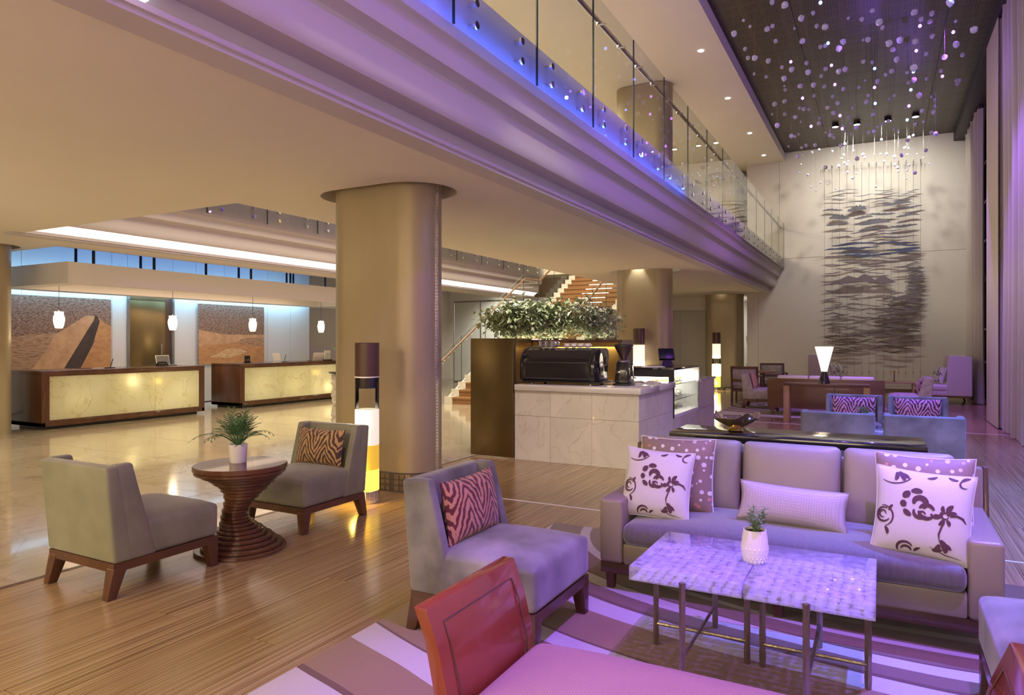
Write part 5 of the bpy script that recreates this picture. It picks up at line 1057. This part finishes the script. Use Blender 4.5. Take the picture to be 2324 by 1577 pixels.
pot_plant('potted_succulent', 'small succulent in a dark pot on the table between the grey chairs', (-.16, 8.85, .457), .085, .12, .13, 14, 12, 'black_gloss')
# ------------------------------------------------------------------ far group
console('narrow console table behind the far sofa', -1.57, -.17, 13.33, 13.68, .70, 'walnut', 'paleoak', [(-1.57, -1.47), (-.27, -.17)], .04)
t = thing('table_lamp', 'glowing flared table lamp on the narrow console', 'table lamp', (-.90, 13.5, .70)); build('lamp_base', MB().lathe([(.095, 0), (.095, .02), (.08, .09), (.05, .17), (.042, .21), (.05, .215)], 24), 'black_gloss', t)
build('lamp_shade', MB().lathe([(.05, .215), (.06, .27), (.095, .42), (.15, .64), (.155, .655), (.148, .655)], 28, caps=False), 'lamp_shade', t); point('table_lamp_glow', (-.9, 13.5, 1.5), 14, (1, .8, .5), .08)
t = thing('lamp_cord', 'thin black cord hanging behind the narrow console', 'cord', (-.75, 13.72, 0)); build('cord', MB().tube([(-.1, -.1, .71), (0, 0, .69), (.01, 0, .4), (-.03, 0, .02), (-.3, 0, .006)], .005, 5), 'black_plastic', t)
s2 = thing('sofa', 'far cream sofa with a brown wooden back behind the console', 'sofa', (-.96, 14.33, .013)); W = 1.02
build('back_panel', MB().box(-W, W, 0, .06, .14, .715), 'walnut', s2, bevel=.004); build('seat_base', MB().box(-W+.02, W-.02, .06, .86, .14, .30), 'cream_fabric', s2, bevel=.02)
for s in (-1, 1):
    x0, x1 = sorted((s*W, s*(W-.16))); build('arm', MB().box(x0, x1, .06, .86, .14, .56), 'cream_fabric', s2, bevel=.03, seg=3)
    for y in (.03, .8): build('leg', MB().frust((s*.93-.025, s*.93+.025, y-.02, y+.03), (s*.93-.035, s*.93+.035, y-.03, y+.04), 0, .14), 'walnut', s2)
for i in range(3): c = -.57+i*.57; build('seat_cushion', MB().soft(c-.28, c+.28, .25, .88, .30, .43, .03, 8, 8), 'cream_fabric', s2, bevel=.03, seg=3, smooth=60); build('back_cushion', MB().soft(-.28, .28, -.2, .2, -.08, .06, .03, 8, 8, Matrix.Translation((c, .16, .575)) @ Matrix.Rotation(math.radians(-80), 4, 'X')), 'cream_fabric', s2, bevel=.035, seg=3, smooth=60)
M['pale_print'] = pm('pale_print', (.55, .50, .42), .8, var=(.36, .32, .26), vs=14)
c2 = slipper('pale patterned lounge chair at the left end of the far sofa', (-2.28, 15.75, 1), PI/2, 'pale_print', 'walnut'); pillow('pillow', 'salmon pillow on the pale patterned chair', (-2.45, 15.75, .60), -.2, PI/2, .42, .34, .12, pm('salmon', (.62, .36, .24), .8))
slipper('pale chair facing left beyond the blue-lit chairs', (.47, 15.35, 1), -PI/2, 'pale_print', 'walnut'); pillow('pillow', 'dark zebra pillow on the pale chair facing left', (.66, 15.35, .59), -.18, -PI/2, .48, .3, .12, 'zebra_plum', 'zebra pillows')
def wood_chair(label, x, y, rz):
    t = thing('wood_armchair', label, 'chair', (x, y, 0), rz, 'wood-framed armchairs')
    build('seat', MB().soft(-.27, .27, -.28, .26, .32, .44, .025, 8, 8), 'pale_print', t, bevel=.025, seg=3, smooth=60); build('seat_rail', MB().box(-.28, .28, -.28, .28, .25, .32), 'walnut', t)
    for s in (-1, 1):
        build('leg', MB().frust((s*.29-.02, s*.29+.02, -.30, -.26), (s*.29-.025, s*.29+.025, -.30, -.25), 0, .60), 'walnut', t); build('back_post', MB().prism([(.26, 0), (.31, 0), (.30, .42), (.37, .86), (.32, .86), (.25, .42)], s*.29-.025, s*.29+.025, 'x'), 'walnut', t); build('armrest', MB().box(s*.29-.03, s*.29+.03, -.31, .29, .60, .635), 'walnut', t, bevel=.008)
    for z in (.52, .83): y0 = .27+(z-.42)*.16; build('back_rail', MB().box(-.27, .27, y0, y0+.035, z-.03, z+.03), 'walnut', t)
    build('back_pad', MB().box(-.265, .265, 0, .04, -.125, .125, Matrix.Translation((0, .305, .675)) @ Matrix.Rotation(-.16, 4, 'X')), 'pale_print', t, bevel=.012); build('lower_pad', MB().box(-.265, .265, 0, .03, -.04, .05, Matrix.Translation((0, .27, .44))), 'pale_print', t); return t
wood_chair('wood-framed armchair seen from behind near the farthest floor lamp', -2.87, 17.35, PI); wood_chair('wood-framed armchair facing the camera beyond the small round table', -2.55, 19.6, .25)
t = thing('round_table', 'small round table between the two wood-framed armchairs', 'table', (-2.65, 18.45, 0)); build('table_top', MB().lathe([(.30, .66), (.32, .67), (.32, .69), (.31, .70)], 30), 'paleoak', t); build('pedestal', MB().lathe([(.16, 0), (.16, .02), (.04, .05), (.035, .66)], 20), 'walnut', t)
def wing_sofa(label, x, y, rz):
    t = thing('wingback_settee', label, 'settee', (x, y, 0), rz, 'high wingback settees')   # front = -Y
    w = .72
    build('high_back', MB().box(-w+.085, w-.085, .42, .54, .20, 1.10), 'cream_fabric', t, bevel=.02, seg=3)
    for s in (-1, 1): x0, x1 = sorted((s*w, s*(w-.09))); build('wing', MB().prism([(.05, .20), (.55, .20), (.55, 1.11), (.11, 1.12), (.07, .9)], x0, x1, 'x'), 'cream_fabric', t, bevel=.02, seg=3)
    build('seat_base', MB().box(-w+.02, w-.02, -.50, .42, .20, .31), 'cream_fabric', t, bevel=.02)
    for s in (-1, 1): build('seat_cushion', MB().soft(min(s*.005, s*(w-.02)), max(s*.005, s*(w-.02)), -.52, .40, .31, .43, .025, 8, 8), 'cream_fabric', t, bevel=.03, seg=3, smooth=60)
    for s in (-1, 1): build('back_cushion', MB().box(min(s*.005, s*(w-.1)), max(s*.005, s*(w-.1)), .33, .43, .45, 1.04), 'cream_fabric', t, bevel=.03, seg=3)
    build('frame_rail', MB().box(-w+.02, w-.02, -.46, .52, .16, .20), 'walnut', t)
    for sx in (-1, 1):
        for y0 in (-.42, .46): build('leg', MB().frust((sx*.66-.02, sx*.66+.02, y0+(.05 if y0 > 0 else -.03), y0+(.09 if y0 > 0 else .01)), (sx*.64-.03, sx*.64+.03, y0-.03, y0+.03), 0, .17), 'walnut', t)
    return t
wing_sofa('cream high wingback settee by the far curtain at right', 1.27, 19.35, -PI/2); wing_sofa('cream high wingback settee half hidden behind the glowing table lamp', -1.15, 20.4, PI/2)
for (l, x, y, rz, tl) in [('white scroll pillow at the back of the settee by the far curtain', 1.42, 19.75, -PI/2, -.3), ('white scroll pillow at the near side of the settee by the far curtain', 1.46, 19.05, -PI/2+.3, -.3), ('white scroll pillow on the hidden settee next to the table lamp', -1.28, 20.05, PI/2-.3, -.25), ('white scroll pillow leaning at the right on the hidden settee', -1.15, 20.5, PI/2, -.35)]:
    pillow('pillow', l, (x-(.22 if x > 0 else -.2), y, .655), tl, rz, .42, .42, .15, 'white_linen', 'white scroll pillows', True, 'white_linen')
t = thing('low_table', 'low salmon-toned table in front of the far curtain settee', 'table', (.30, 19.3, 0)); build('table_top', MB().box(-.42, .42, -.35, .35, .44, .47), 'paleoak', t, bevel=.006)
for sx in (-1, 1):
    for sy in (-1, 1): build('leg', MB().box(sx*.38-.02, sx*.38+.02, sy*.3-.02, sy*.3+.02, 0, .44), 'paleoak', t)
t = thing('candle_holder', 'slim dark candle holder on the low far table', 'candle holder', (.28, 19.2, .47)); build('holder_foot', MB().lathe([(.05, 0), (.05, .01), (.012, .02), (.012, .16)], 14), 'walnut', t); build('candle', MB().lathe([(.018, .16), (.018, .27)], 12), 'terracotta', t)
t = thing('power_socket', 'small dark floor plug beside the farthest floor lamp', 'socket', (-4.12, 21.0, 0)); build('plug_box', MB().box(-.04, .04, -.04, .04, 0, .10), 'black_plastic', t, bevel=.005); build('plug', MB().box(-.02, .02, -.055, -.03, .04, .08), 'black_plastic', t)
